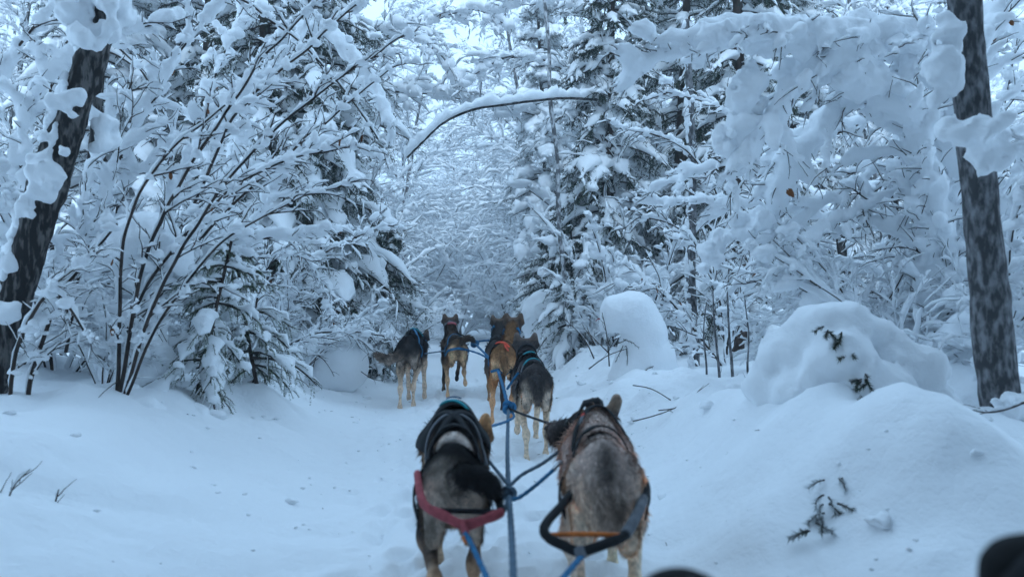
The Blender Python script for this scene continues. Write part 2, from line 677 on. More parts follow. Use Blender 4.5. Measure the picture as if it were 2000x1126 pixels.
def birch_kind(seed, H=9.0, r0=.06, n1=34, n2=8, n3=7, lean=.05, droop=.12, fat=1.0, first=.12):
    r = np.random.default_rng(seed)
    th = r.uniform(0, 6.28)
    tr = grow(A(0, 0, -.3)[None], A(math.cos(th) * lean, math.sin(th) * lean, 1)[None], H + .3, 22, -.01, .03, r)
    Rt = np.linspace(r0, .008, 22)[None]
    trunk = tubes(tr, Rt, 8)
    p, d, i1, t1 = sprout(tr, n1, first, .97, (.7, 1.25), r, .5, .25)
    L1 = (H * .26) * (1.12 - t1) * r.uniform(.6, 1.2, len(p)) + .25
    b1 = grow(p, d, L1, 9, droop, .08, r)
    R1 = (r0 * .30 * (1.1 - t1))[:, None] * np.linspace(1, .25, 9)[None] + .003
    p, d, i2, t2 = sprout(b1, n2, .12, 1, (.4, 1.0), r, .6, .15)
    L2 = L1[i2] * r.uniform(.25, .5, len(p)) * (1.15 - .6 * t2)
    b2 = grow(p, d, L2, 6, droop * .9, .12, r)
    R2 = np.linspace(.0068, .003, 6)[None]
    p, d, i3, t3 = sprout(b2, n3, .1, 1, (.4, 1.1), r, .7, .1)
    L3 = L2[i3] * r.uniform(.25, .6, len(p)) + .05
    b3 = grow(p, d, L3, 4, droop, .15, r)
    br = Geo()
    br.merge(tubes(b1, R1, 5)).merge(tubes(b2, np.broadcast_to(R2, b2.shape[:2]), 3)).merge(tubes(b3, np.broadcast_to(np.linspace(.0042, .0024, 4)[None], b3.shape[:2]), 3))
    sn = Geo()
    taper = np.linspace(1, .5, 9)[None] * (1.15 - .6 * t1)[:, None]
    sn.merge(snow_tubes(b1, .032 * fat * taper, .062 * fat * taper, True, .55, r, lift=R1 * .6, end=(.75, 1)))
    sn.merge(snow_tubes(b2, .018 * fat, .036 * fat, False, .7, r, lift=.003, gaps=.1, end=(.6, 1)))
    sn.merge(snow_tubes(b3, .0125 * fat, .024 * fat, False, .7, r, lift=.002, gaps=.12, end=(.5, 1)))
    # pillows in the forks
    m = r.choice(len(b2), min(len(b2), 170), replace=False)
    sn.merge(clumps(b2[m, 1] + A(0, 0, .02), np.c_[r.uniform(.03, .09, len(m)), r.uniform(.03, .07, len(m)), r.uniform(.03, .06, len(m))] * fat * np.exp(np.clip(r.normal(size=(len(m), 1)) * .45, -1, .35) - .15), 1, .3, r))
    # snow plastered up one side of the trunk
    n = 26
    k = r.integers(1, 21, n)
    a = r.uniform(0, 6.28, n)
    c = tr[0, k] + np.c_[np.cos(a), np.sin(a), 0 * a] * (r0 * .7 * (1 - k / 24))[:, None]
    sn.merge(clumps(c, np.c_[r.uniform(.03, .05, n), r.uniform(.03, .05, n), r.uniform(.08, .25, n)], 1, .3, r))
    return {'trunk': (trunk.mesh('birch_trunk', M_GREYBARK), 0), 'crown': (br.mesh('birch_branches', M_RIMETWIG), 1), 'snow': (sn.mesh('birch_snow', M_SNOW), 1)}


def spruce_kind(seed, H=9.0, r0=.10, Lmax=1.25, whorl=.22, per=6, twigs=13, ndl=12, fat=1.0, mat=None, first=.35, droop=.10, nl=.05, nw=.011, bare=.25, blobs=1.2):
    r = np.random.default_rng(seed)
    tr = grow(A(0, 0, -.3)[None], A(r.normal() * .02, r.normal() * .02, 1)[None], H + .3, 24, -.01, .012, r)
    trunk = tubes(tr, np.linspace(r0, .012, 24)[None], 9)
    zs = np.arange(first, H * .98, whorl)
    z = np.repeat(zs, per) + r.uniform(-.5, .5, len(zs) * per) * whorl
    f = np.clip(z / H, 0, 1)
    a = r.uniform(0, 6.28, len(z))
    p = np.stack([np.interp(z, tr[0, :, 2], tr[0, :, k]) for k in range(3)], 1)
    L = (Lmax * (1 - f) ** .7 + .12) * r.uniform(.55, 1.15, len(z))
    el = .35 * f - .25 + r.normal(size=len(z)) * .12
    d = np.stack([np.cos(a) * np.cos(el), np.sin(a) * np.cos(el), np.sin(el)], 1)
    b1 = grow(p, d, L, 9, droop * (1.2 - f), .05, r)
    R1 = (.004 + .012 * L / Lmax)[:, None] * np.linspace(1, .3, 9)[None]
    p, d, i2, t2 = sprout(b1, twigs, bare, 1.0, (.5, 1.1), r, .35, -.05)
    L2 = L[i2] * r.uniform(.2, .42, len(p)) * (1.25 - .7 * t2) + .05
    b2 = grow(p, d, L2, 4, droop * 2, .08, r)
    # hanging combs under the branch
    ph, dh, i3, t3 = sprout(b1, max(4, twigs // 2), bare, 1.0, (.8, 1.3), r, .6, -.9)
    L3 = L[i3] * r.uniform(.14, .32, len(ph)) + .05
    b3 = grow(ph, dh, L3, 5, .3, .06, r)
    br = tubes(b1, R1, 5)
    br.merge(tubes(b2[::2], np.broadcast_to(np.linspace(.004, .002, 4)[None], b2[::2].shape[:2]), 3))
    nd = needles(b2, ndl, nl, nw, r)
    nd.merge(needles(b3, ndl, nl, nw, r)).merge(needles(b1, ndl * 2, nl, nw, r, skip=bare))
    sn = Geo()
    lt = (L / Lmax)[:, None]
    prof = np.array([.25, .5, .8, 1, 1.1, 1.1, 1, .8, .5])[None]
    sn.merge(snow_tubes(b1, (.035 + .085 * lt) * prof * fat, (.045 + .075 * lt) * prof * fat, True, .6, r, lift=.01, end=(.75, 1)))
    m = r.uniform(size=len(b2)) < .5
    sn.merge(snow_tubes(b2[m], .022 * fat, .032 * fat, False, .6, r, lift=.004, end=(.45, .9)))
    n = int(len(b1) * blobs)
    k = r.integers(0, len(b1), n)
    j = r.integers(4, 9, n)
    s = fat * (.3 + .7 * L[k] / Lmax)
    sn.merge(clumps(b1[k, j] + A(0, 0, .02), np.c_[r.uniform(.06, .15, n) * s, r.uniform(.05, .11, n) * s, r.uniform(.05, .11, n) * s], 1, .35, r))
    return {'trunk': (trunk.mesh('spruce_trunk', M_SPRUCEBARK), 0), 'crown': (br.mesh('spruce_boughs', M_TWIG), 1),
            'needles': (nd.mesh('spruce_needles', mat or M_NEEDLE, False), 1), 'snow': (sn.mesh('spruce_snow', M_SNOW), 1)}


def bush_kind(seed, H=2.2, stems=9, fat=1.0, spread=.8):
    r = np.random.default_rng(seed)
    a = r.uniform(0, 6.28, stems)
    st = grow(np.c_[np.cos(a) * .1, np.sin(a) * .1, np.full(stems, -.2)], np.c_[np.cos(a) * spread * .6, np.sin(a) * spread * .6, np.ones(stems)], r.uniform(.7, 1.2, stems) * H, 12, .07, .05, r)
    p, d, i1, t1 = sprout(st, 12, .2, 1, (.4, 1.0), r, .6, .1)
    L1 = H * .35 * (1.2 - t1) * r.uniform(.6, 1.2, len(p))
    b1 = grow(p, d, L1, 7, .10, .10, r)
    p, d, i2, t2 = sprout(b1, 7, .1, 1, (.4, 1.0), r, .7, .1)
    L2 = L1[i2] * r.uniform(.3, .6, len(p))
    b2 = grow(p, d, L2, 5, .1, .14, r)
    stem_g = tubes(st, np.broadcast_to(np.linspace(.014, .004, 12)[None], st.shape[:2]), 5)
    br = tubes(b1, np.broadcast_to(np.linspace(.005, .002, 7)[None], b1.shape[:2]), 4)
    br.merge(tubes(b2, np.broadcast_to(np.linspace(.003, .0015, 5)[None], b2.shape[:2]), 3))
    sn = snow_tubes(st, .030 * fat, .052 * fat, True, .6, r, lift=.006)
    sn.merge(snow_tubes(b1, .021 * fat, .040 * fat, True, .65, r, lift=.003, end=(.7, 1)))
    sn.merge(snow_tubes(b2, .013 * fat, .025 * fat, False, .65, r, lift=.002, gaps=.1, end=(.55, 1)))
    n = 70
    m = r.choice(len(b1), n, replace=True)
    sn.merge(clumps(b1[m, r.integers(0, 4, n)], np.c_[r.uniform(.04, .13, n), r.uniform(.04, .10, n), r.uniform(.04, .10, n)] * fat, 1, .3, r))
    return {'stems': (stem_g.mesh('bush_stems', M_TWIG), 1), 'crown': (br.mesh('bush_twigs', M_RIMETWIG), 1), 'snow': (sn.mesh('bush_snow', M_SNOW), 1)}


def plant(kind, name, label, cat, x, y, rot=None, scale=1.0, group=None, tilt=(0, 0), z=None):
    rot = rng.uniform(0, 6.28) if rot is None else rot
    t = thing(name, label, cat, (x, y, (gz(x, y) if z is None else z)), rot, group, scale)
    t.rotation_euler = (tilt[0], tilt[1], rot)
    for nm, (me, st) in kind.items():
        o = link(nm if nm != 'stems' else 'stem', me, t)
        if st:
            o['kind'] = 'stuff'
    return t


BIRCH = [birch_kind(21, 9.5, .06, n3=5, fat=1.45), birch_kind(22, 8, .05, n1=36, n3=5, droop=.16, fat=1.45), birch_kind(23, 11, .07, n1=38, n3=5, lean=.12, fat=1.6), birch_kind(24, 7, .045, n1=34, n3=5, droop=.2, lean=.2, fat=1.6)]
SPRUCE = [spruce_kind(32, 9, .10, 1.25, fat=1.4, mat=M_RIMENEEDLE), spruce_kind(33, 7, .08, 1.0, fat=1.5, mat=M_RIMENEEDLE)]
SHADE_BIRCH = birch_kind(25, 11, .075, n1=34, n2=7, n3=3, droop=.1, fat=1.7, first=.45, lean=.25)  # branches start above the view; only for the added trees that shade the foreground
BUSH = [bush_kind(41, fat=1.35), bush_kind(42, 2.8, 11, 1.5), bush_kind(43, 1.6, 8, 1.4, 1.1)]
SPRUCE_LOW = spruce_kind(34, 1.8, .035, .85, .16, 6, 12, 18, .6, None, .15, .12, .04, .007, .1)


def litter():
    r = np.random.default_rng(8)
    n = 420
    y = 1.4 + 11 * r.uniform(size=n) ** 1.3
    x = trail_x(y) + r.choice([-1, 1], n) * np.abs(r.normal(size=n) * .9 + .35)
    s = r.uniform(.003, .010, n) * (1 + 1.2 * (r.uniform(size=n) < .06))
    c = clumps(np.c_[x, y, ground_z(x, y) + s * .2], np.c_[s * r.uniform(.8, 1.6, n), s, s * .8], 1, .5, r)
    o = c.build('snow_crumbs', M_SNOW)
    o['kind'] = 'stuff'
    m = 130                                     # lumps fallen off the branches
    y = 2.2 + 7 * r.uniform(size=m)
    x = trail_x(y) + np.where(r.uniform(size=m) < .5, -r.uniform(.9, 3.0, m), r.uniform(.7, 1.8, m))
    s = .010 + .030 * r.uniform(size=m) ** 2.5
    o = clumps(np.c_[x, y, ground_z(x, y) + s * .1], np.c_[s * 1.3, s, s * .8], 1, .6, r).build('fallen_snow_lumps', M_SNOW)
    o['kind'] = 'stuff'
    n = 60
    y = 1.6 + 10 * r.uniform(size=n)
    x = trail_x(y) + r.normal(size=n) * 1.5
    z = ground_z(x, y) + .004
    a = r.uniform(0, 6.28, n)
    d = np.stack([np.cos(a), np.sin(a), 0 * a], 1)
    p = np.c_[x, y, z]
    L = r.uniform(.004, .022, n)[:, None]
    P = np.stack([p - d * L, p + np.c_[0 * x, 0 * x, 0 * x + .002], p + d * L], 1)
    o = tubes(P, np.full((n, 3), .0016), 3).build('bark_crumbs', M_TWIG)
    o['kind'] = 'stuff'


litter()

# ---------------------------------------------------------------- the wood behind and beside the trail
PLACED = []


def free(x, y, d):
    return all((x - a) ** 2 + (y - b) ** 2 > d * d for a, b in PLACED)


def scatter(n, kinds, name, label, cat, group, ylo, yhi, xlo, xhi, clear, gap, smin=.8, smax=1.2, seed=0, power=1.0, tilt=.05):
    r = np.random.default_rng(seed)
    got = tries = 0
    while got < n and tries < n * 60:
        tries += 1
        y = ylo + (yhi - ylo) * r.uniform() ** power
        s = r.choice([-1, 1])
        x = trail_x(y) + s * r.uniform(max(xlo, clear(y, s)), xhi(y))
        if abs(x) > y * .78 + 1.2 or not free(x, y, gap):
            continue
        PLACED.append((x, y))
        side = 'left' if x < trail_x(y) else 'right'
        deep = 'nearer' if y < (ylo * .6 + yhi * .4) else 'deeper'
        plant(kinds[r.integers(len(kinds))], name, '%s, %s one on the %s' % (label, deep, side), cat, x, y, r.uniform(0, 6.28), r.uniform(smin, smax), group, (r.normal() * tilt, r.normal() * tilt))
        got += 1
    return got


def edge(y, s):
    return np.interp(y, [0, 6, 10, 15, 19, 23, 34, 60], [2.3, 2.0, 1.8, 1.3, .75, .0, 0, 0])


# far wood closing the trail
scatter(46, BIRCH, 'birch_tree', 'snow-laden birch in the pale wood beyond the trail', 'tree', 'birches in the wood beyond the trail', 22, 44, 0, lambda y: y * .5, edge, 1.2, .6, 1.0, 1, 1.5)
scatter(34, BUSH, 'snowy_bush', 'lacy snow-covered bush where the trail disappears', 'bush', 'bushes closing the far end of the trail', 18, 32, 0, lambda y: y * .25, edge, .8, .8, 1.4, 2)
scatter(14, SPRUCE, 'spruce_tree', 'snow-covered spruce among the far birches', 'tree', 'spruces in the far wood', 26, 50, 2.2, lambda y: y * .5, edge, 1.6, .7, 1.1, 3)
# middle distance, both sides
scatter(44, BIRCH, 'birch_tree', 'snow-coated birch in the thick wood beside the trail', 'tree', 'birches beside the trail', 9.5, 26, 1.2, lambda y: y * .72, lambda y, s: edge(y, s) + 1.1, 1.0, .7, 1.05, 4)
scatter(34, BUSH, 'snowy_bush', 'tangled snow-covered bush beside the trail', 'bush', 'bushes beside the trail', 8.5, 24, 1.0, lambda y: y * .62, edge, .75, .8, 1.4, 5)
scatter(12, SPRUCE, 'spruce_tree', 'snow-draped spruce in the wood beside the trail', 'tree', 'spruces beside the trail', 12, 26, 2.2, lambda y: y * .68, lambda y, s: edge(y, s) + 1.6, 1.5, .7, 1.0, 6)
scatter(9, BIRCH, 'birch_tree', 'tall snowy birch leaning over the narrowing trail', 'tree', 'birches leaning over the trail', 15, 26, .4, lambda y: 2.7, lambda y, s: edge(y, s) + .25, .9, .75, 1.1, 7, 1.0, .12)

# the same wood behind the sled, unseen and thickened to shade the foreground
for k in range(76):
    y = 3.2 - 12 * rng.uniform() ** 1.2
    x = (-1) ** k * (rng.uniform(.8, 5) if y < -1.2 else rng.uniform(3.6, 5.5))
    y = min(y, -.3)
    if rng.uniform() < .35:
        plant(SPRUCE[k % 2], 'spruce_tree', 'unseen snow-draped spruce behind or beside the sled, added for shade', 'tree', x, y, None, rng.uniform(1.05, 1.4), 'trees around the sled')
    else:
        plant(BIRCH[k % 4], 'birch_tree', 'unseen snow-laden birch behind or beside the sled, added for shade', 'tree', x, y, None, rng.uniform(1.05, 1.4), 'trees around the sled')

# tall unseen birches added so that their high crowns shade the foreground
for k in range(16):
    y = rng.uniform(-1.5, 1.4)
    x = (-1) ** k * (rng.uniform(1.7, 3.2) + max(y, 0) * .55)
    plant(SHADE_BIRCH, 'birch_tree', 'unseen tall birch beside the sled, its snow-laden crown added for shade', 'tree', x, y, math.pi / 2 + math.copysign(.9, x) + rng.normal() * .4, rng.uniform(1.0, 1.25), 'trees around the sled')

# frosty air that pales the far wood
hz = bpy.data.materials.new('frosty_air')
hz.use_nodes = True
hz.node_tree.nodes.clear()
vol = hz.node_tree.nodes.new('ShaderNodeVolumePrincipled')
vol.inputs['Color'].default_value = (.80, .91, 1, 1)
vol.inputs['Density'].default_value = .009
ho = hz.node_tree.nodes.new('ShaderNodeOutputMaterial')
hz.node_tree.links.new(vol.outputs[0], ho.inputs['Volume'])
v = np.array([(x, y, z) for x in (-70, 70) for y in (-14, 85) for z in (-2.2, 15)], float)
haze = Geo().add(v, [(0, 1, 3, 2), (4, 6, 7, 5), (0, 4, 5, 1), (2, 3, 7, 6), (0, 2, 6, 4), (1, 5, 7, 3)]).build('haze', hz, None, False)
haze['kind'] = 'stuff'

# ---------------------------------------------------------------- single spruces one can point to
def spruce_at(kind, px, Y, label, scale=1.0, rot=0.0, tilt=(0, 0)):
    x = (px - 1000) / FPX * Y
    return plant(kind, 'spruce_tree', label, 'tree', x, Y, rot, scale, None, tilt)


NEAR_SPRUCE = spruce_kind(51, 8.2, .13, 1.45, .20, 6, 15, 17, 1.05, None, .9, .12, .05, .010)
NEAR_SPRUCE_B = spruce_kind(52, 7.5, .11, 1.2, .20, 6, 15, 17, 1.0, None, .5, .14, .05, .010)
spruce_at(NEAR_SPRUCE, 612, 9.2, 'tall dark spruce with drooping boughs behind the rounded snow mounds, left of the trail', 1.0, .4)
spruce_at(NEAR_SPRUCE_B, 522, 8.6, 'reddish-trunked spruce half hidden behind the bent snowy saplings', 1.0, 2.0)
spruce_at(NEAR_SPRUCE, 385, 10.5, 'dark spruce showing green-black boughs high up in the upper left', 1.1, 3.3)
spruce_at(NEAR_SPRUCE_B, 1195, 10.0, 'dark green spruce rising behind the snow dome, right of the trail', 1.0, .9)
spruce_at(NEAR_SPRUCE, 1320, 11.3, 'spruce with dense dark boughs behind the bent snowy branches on the right', 1.0, 1.9)
spruce_at(NEAR_SPRUCE_B, 1440, 9.4, 'spruce with brown lower trunk in the thicket behind the thin grey stems', 1.05, 4.1)
spruce_at(NEAR_SPRUCE, 1560, 12.5, 'spruce whose dark crown shows above the heavy snow-loaded branch at the top right', 1.1, 5.0)
spruce_at(SPRUCE[1], 1075, 13.5, 'small pale snow-plastered spruce by the slender leaning birch', 1.0, 2.2)
spruce_at(SPRUCE[0], 200, 9.5, 'shadowy spruce behind the leaning trunk in the upper left', 1.1, 1.0)
spruce_at(SPRUCE[0], 872, 25, 'dark narrow spruce far down the middle of the trail', .32, .2)
spruce_at(SPRUCE_LOW, 742, 9.6, 'low spruce boughs sweeping down to the trail edge above the black dog', 1.0, .3)
spruce_at(SPRUCE_LOW, 1060, 11.5, 'low snow-capped spruce beside the right edge of the trail ahead of the dogs', .95, 1.4)
spruce_at(SPRUCE_LOW, 1120, 9.6, 'small dark spruce between the snow dome and the low snowy spruce', .85, 2.4)

# young spruce with fresh green tips, on the left bank
YOUNG = spruce_kind(61, 1.35, .022, .62, .16, 4, 13, 50, .66, M_YOUNGNEEDLE, .12, .16, .022, .0036, .08, .7)
p = at(385, 780, 4.9)
plant(YOUNG, 'young_spruce', 'young spruce with green drooping tips leaning over the left bank', 'tree', p[0], p[1], .6, .74, None, (.05, .18))
p = at(500, 730, 5.6)
plant(YOUNG, 'young_spruce', 'smaller young spruce whose green tips hang over the snow beside the left mounds', 'tree', p[0], p[1], 2.6, .75, None, (0, .25))


# ---------------------------------------------------------------- hand-placed stems, bushes and trunks
def limb_set(root, stems, per=10, sub=6, fat=1.0, reach=.5, seed=0, stem_snow=1.0, droop=.06, clump=40, leaves=6, level3=True, melt=None):
    """stems: list of (points [(px,py,Y)..], r0, r1). Each stem is a part; side twigs and snow are joined parts."""
    r = np.random.default_rng(seed)
    loc = np.array(root.location)
    tw, sn, prims = Geo(), Geo(), []

    def load(Pl, rad):
        for Q in Pl:
            Q = resample(Q, max(4, int(np.linalg.norm(np.diff(Q, axis=0), axis=1).sum() / (rad * 1.1)) + 2))
            w = rad * np.clip(r.lognormal(-.15, .42, len(Q)), .35, 1.6) * np.linspace(1.1, .55, len(Q))
            T = norm(np.gradient(Q, axis=0))
            w = w * (.45 + .55 * np.sqrt(1 - np.clip(T[:, 2] ** 2, 0, .99)))
            Q = Q + A(0, 0, 1) * (w * .72)[:, None] + r.normal(size=Q.shape) * rad * A(.25, .25, .05)
            for i in range(len(Q) - 1):
                if r.uniform() > .10:
                    prims.append((Q[i], Q[i + 1], w[i], w[i + 1]))

    for pts, ra, rb in stems:
        P = path(pts) - loc
        n = int(np.clip(np.linalg.norm(np.diff(P, axis=0), axis=1).sum() / .045, 10, 60))
        P = resample(P, n)
        P += .012 * vnoise(P[:, None] * 6 + A([0, 0, 0], [9, 2, 5], [3, 7, 1]), seed)
        R = np.linspace(ra, rb, n)
        part('stem', tubes(P[None], R[None], 7), M_TWIG, root)
        if melt and stem_snow:
            load([P], melt[0] * 1.5 * stem_snow)
        elif stem_snow:
            lift = R[None] * .5
            w = (R * .6 + .022) * fat * stem_snow
            sn.merge(snow_tubes(P[None], w[None], (w * 1.55)[None], True, .55, r, lift=lift * 1.6, gaps=.1))
        L = np.linalg.norm(np.diff(P, axis=0), axis=1).sum()
        k = max(2, int(per * L))
        p, d, i1, t1 = sprout(P[None], k, .12, 1, (.35, .95), r, .6, .1)
        L1 = reach * r.uniform(.35, 1.1, len(p)) * (1.15 - .6 * t1)
        b1 = grow(p, d, L1, 9, droop, .09, r)
        tw.merge(tubes(b1, np.linspace(.0060, .0024, 9)[None] * np.ones((len(b1), 1)), 3))
        if melt:
            load(b1[r.uniform(size=len(b1)) < .85], melt[0])
        else:
            sn.merge(snow_tubes(b1, .0165 * fat, .033 * fat, True, .7, r, lift=.003, gaps=.1, end=(.7, 1)))
        p, d, i2, t2 = sprout(b1, sub, .1, 1, (.35, 1.0), r, .7, .1)
        b2 = grow(p, d, L1[i2] * r.uniform(.25, .6, len(p)), 6, droop, .13, r)
        tw.merge(tubes(b2, np.linspace(.0034, .0016, 6)[None] * np.ones((len(b2), 1)), 3))
        sn.merge(snow_tubes(b2, .0105 * fat, .021 * fat, False, .7, r, lift=.002, gaps=.12, end=(.6, 1)))
        if level3:
            p, d, i3, t3 = sprout(b2, 2, .2, 1, (.4, 1.0), r, .7, .1)
            b3 = grow(p, d, r.uniform(.04, .12, len(p)), 4, droop, .15, r)
            tw.merge(tubes(b3, np.linspace(.002, .001, 4)[None] * np.ones((len(b3), 1)), 3))
            m = r.uniform(size=len(b3)) < .6
            sn.merge(snow_tubes(b3[m], .009 * fat, .016 * fat, False, .6, r))
        n = max(1, int(clump * L / 2))
        ii, jj = r.integers(0, len(b1), n), r.integers(0, 6, n)
        s = np.exp(np.clip(r.normal(size=(n, 1)) * .5, -1, .3) - .25) * fat
        sn.merge(clumps(b1[ii, jj], np.c_[r.uniform(.03, .07, n), r.uniform(.025, .06, n), r.uniform(.03, .06, n)] * s, 1, .35, r))
    if prims:
        v, f = implicit(prims, melt[0] * 1.1, melt[1], 1.0, [(melt[0] * .38, 11, seed), (melt[0] * .30, 26, seed + 1), (melt[0] * .14, 60, seed + 2)])
        sn.add(v, f)
    part('twigs', tw, M_TWIG, root, True)
    part('snow', sn, M_SNOW, root, True)
    for _ in range(leaves):
        P = b1[r.integers(len(b1)), r.integers(3, 9)]
        dead_leaf(P, root, r)


LEAF_ME = []


def dead_leaf(P, root, r):
    if not LEAF_ME:
        u = A(0, .3, .7, 1)
        w = A(.12, .5, .42, .02)
        v = []
        for k in range(4):
            for s in (-1, 0, 1):
                v.append((s * w[k] * .55, u[k], -.12 * u[k] ** 2 + .18 * abs(s)))
        q = [(k * 3 + j, k * 3 + j + 1, k * 3 + j + 4, k * 3 + j + 3) for k in range(3) for j in (0, 1)]
        g = Geo().add(np.array(v) * .045, q)
        g.add(np.array(v) * .045 + A(0, 0, -.0012), [x[::-1] for x in q])
        LEAF_ME.append(g.mesh('leaf', M_LEAF))
    o = link('leaf', LEAF_ME[0], root)
    o.location = tuple(P)
    o.rotation_euler = (r.uniform(-1.8, -.6), r.uniform(-1, 1), r.uniform(0, 6.28))
    return o


def base_of(px, py, Y):
    p = at(px, py, Y)
    return (p[0], p[1], min(p[2], gz(p[0], p[1])))


# -- left bank: bent alder and birch saplings
t = thing('sapling', 'long arching sapling sweeping from the left bank up to the right across the spruce', 'sapling', base_of(215, 740, 4.8))
limb_set(t, [([(215, 745, 4.8), (262, 615, 4.8), (322, 495, 4.85), (388, 380, 4.9), (460, 225, 5.0), (565, 125, 5.1), (720, -10, 5.3)], .013, .005),
             ([(235, 740, 4.9), (300, 600, 5.0), (365, 500, 5.1), (455, 400, 5.2), (600, 270, 5.4), (770, 130, 5.7)], .012, .004),
             ([(225, 742, 4.85), (250, 640, 4.7), (300, 540, 4.6), (400, 420, 4.6), (520, 330, 4.7), (700, 280, 4.9)], .011, .004)], 9, 4, .95, .5, 71, .75, level3=False)
t = thing('sapling', 'sapling with short dark stems showing through the snow left of the long arching one', 'sapling', base_of(195, 730, 5.3))
limb_set(t, [([(195, 735, 5.3), (215, 560, 5.3), (240, 370, 5.3), (300, 310, 5.3), (375, 250, 5.3), (520, 150, 5.4)], .016, .006),
             ([(205, 735, 5.3), (260, 570, 5.4), (330, 385, 5.5), (400, 280, 5.6), (480, 190, 5.7), (600, 60, 5.9)], .014, .005),
             ([(180, 735, 5.3), (172, 560, 5.2), (160, 400, 5.1), (200, 280, 5.1), (260, 160, 5.1)], .018, .006),
             ([(200, 735, 5.3), (280, 620, 5.2), (380, 520, 5.1), (480, 470, 5.1), (640, 455, 5.1)], .012, .005)], 9, 4, 1.0, .5, 72, .9, level3=False, clump=10, melt=(.029, .0185))
t = thing('sapling', 'hoop-bent sapling with two bare black stems at the left edge below the trunk', 'sapling', base_of(30, 800, 4.0))
limb_set(t, [([(15, 800, 4.0), (30, 700, 4.0), (60, 620, 4.0), (98, 570, 4.0), (135, 600, 4.0), (170, 650, 4.0)], .011, .006),
             ([(45, 815, 4.1), (62, 740, 4.1), (85, 660, 4.1), (112, 575, 4.1), (165, 515, 4.1), (230, 440, 4.2)], .013, .006),
             ([(130, 690, 4.4), (140, 630, 4.4), (150, 570, 4.4), (175, 480, 4.4)], .010, .005)], 7, 4, .9, .3, 73, .8, leaves=4)
t = thing('sapling', 'pale sapling thick with snow crossing the upper left corner', 'sapling', base_of(90, 720, 5.0))
limb_set(t, [([(90, 725, 5.0), (60, 500, 5.0), (40, 300, 5.0), (80, 180, 5.0), (170, 90, 5.0), (330, 40, 5.0)], .016, .006),
             ([(85, 725, 5.0), (30, 450, 5.0), (-30, 260, 5.0), (0, 150, 5.0), (80, 40, 5.0), (200, -40, 5.0)], .016, .006),
             ([(95, 725, 5.0), (150, 520, 5.1), (240, 300, 5.2), (330, 130, 5.3), (420, 20, 5.4), (470, -40, 5.5)], .014, .005)], 9, 5, 1.1, .5, 74, level3=False, clump=10, melt=(.031, .0190))
t = thing('sapling', 'snow-heavy sapling bowing from the upper left over the middle of the spruce', 'sapling', base_of(450, 690, 6.5))
limb_set(t, [([(450, 690, 6.5), (440, 500, 6.5), (470, 250, 6.5), (530, 90, 6.5), (640, 60, 6.5), (730, 170, 6.5), (770, 260, 6.5)], .018, .006),
             ([(450, 690, 6.5), (480, 480, 6.4), (560, 330, 6.3), (640, 280, 6.3), (730, 300, 6.3)], .013, .005),
             ([(450, 690, 6.5), (420, 480, 6.6), (400, 250, 6.7), (440, 100, 6.8), (520, 10, 6.9)], .015, .005)], 9, 5, 1.2, .55, 75, level3=False, clump=10, melt=(.035, .0205))
t = thing('sapling', 'low snowy sapling lying across the mounds beside the trail under the left spruce', 'sapling', base_of(520, 700, 7.0))
limb_set(t, [([(520, 700, 7.0), (600, 655, 7.0), (690, 648, 7.0), (760, 655, 7.0)], .010, .004),
             ([(520, 700, 7.0), (580, 540, 7.2), (680, 470, 7.3), (760, 440, 7.4)], .010, .004),
             ([(520, 700, 7.0), (500, 600, 7.1), (540, 500, 7.1), (610, 520, 7.1), (640, 610, 7.1)], .012, .005)], 10, 5, 1.0, .45, 76)


t = thing('sapling', 'nearest sapling on the left with long straight dark stems slanting up to the right', 'sapling', base_of(240, 770, 4.3))
limb_set(t, [([(240, 775, 4.3), (300, 600, 4.3), (385, 440, 4.3), (500, 290, 4.35), (640, 170, 4.4), (790, 70, 4.5)], .011, .004),
             ([(245, 775, 4.3), (330, 600, 4.35), (440, 470, 4.4), (560, 400, 4.45), (700, 350, 4.5)], .009, .003),
             ([(232, 770, 4.3), (270, 560, 4.25), (330, 400, 4.2), (420, 250, 4.2), (520, 110, 4.2), (640, -20, 4.2)], .012, .004),
             ([(228, 770, 4.3), (235, 560, 4.2), (262, 400, 4.1), (345, 285, 4.1), (440, 205, 4.1)], .012, .004)], 5, 4, .7, .35, 77, .7, level3=False, clump=14)
t = thing('arching_sapling', 'drooping birch spray hanging into the view from the top left over the spruce', 'sapling', base_of(120, 720, 5.6))
limb_set(t, [([(120, 720, 5.6), (100, 300, 5.6), (180, 20, 5.6), (330, -60, 5.6), (470, 0, 5.6), (600, 95, 5.6), (690, 200, 5.6), (740, 270, 5.6)], .016, .004),
             ([(120, 720, 5.6), (90, 250, 5.6), (150, 60, 5.6), (260, 120, 5.6), (320, 220, 5.6), (340, 320, 5.6)], .014, .004)], 6, 4, .8, .4, 78, .8, level3=False, clump=20)


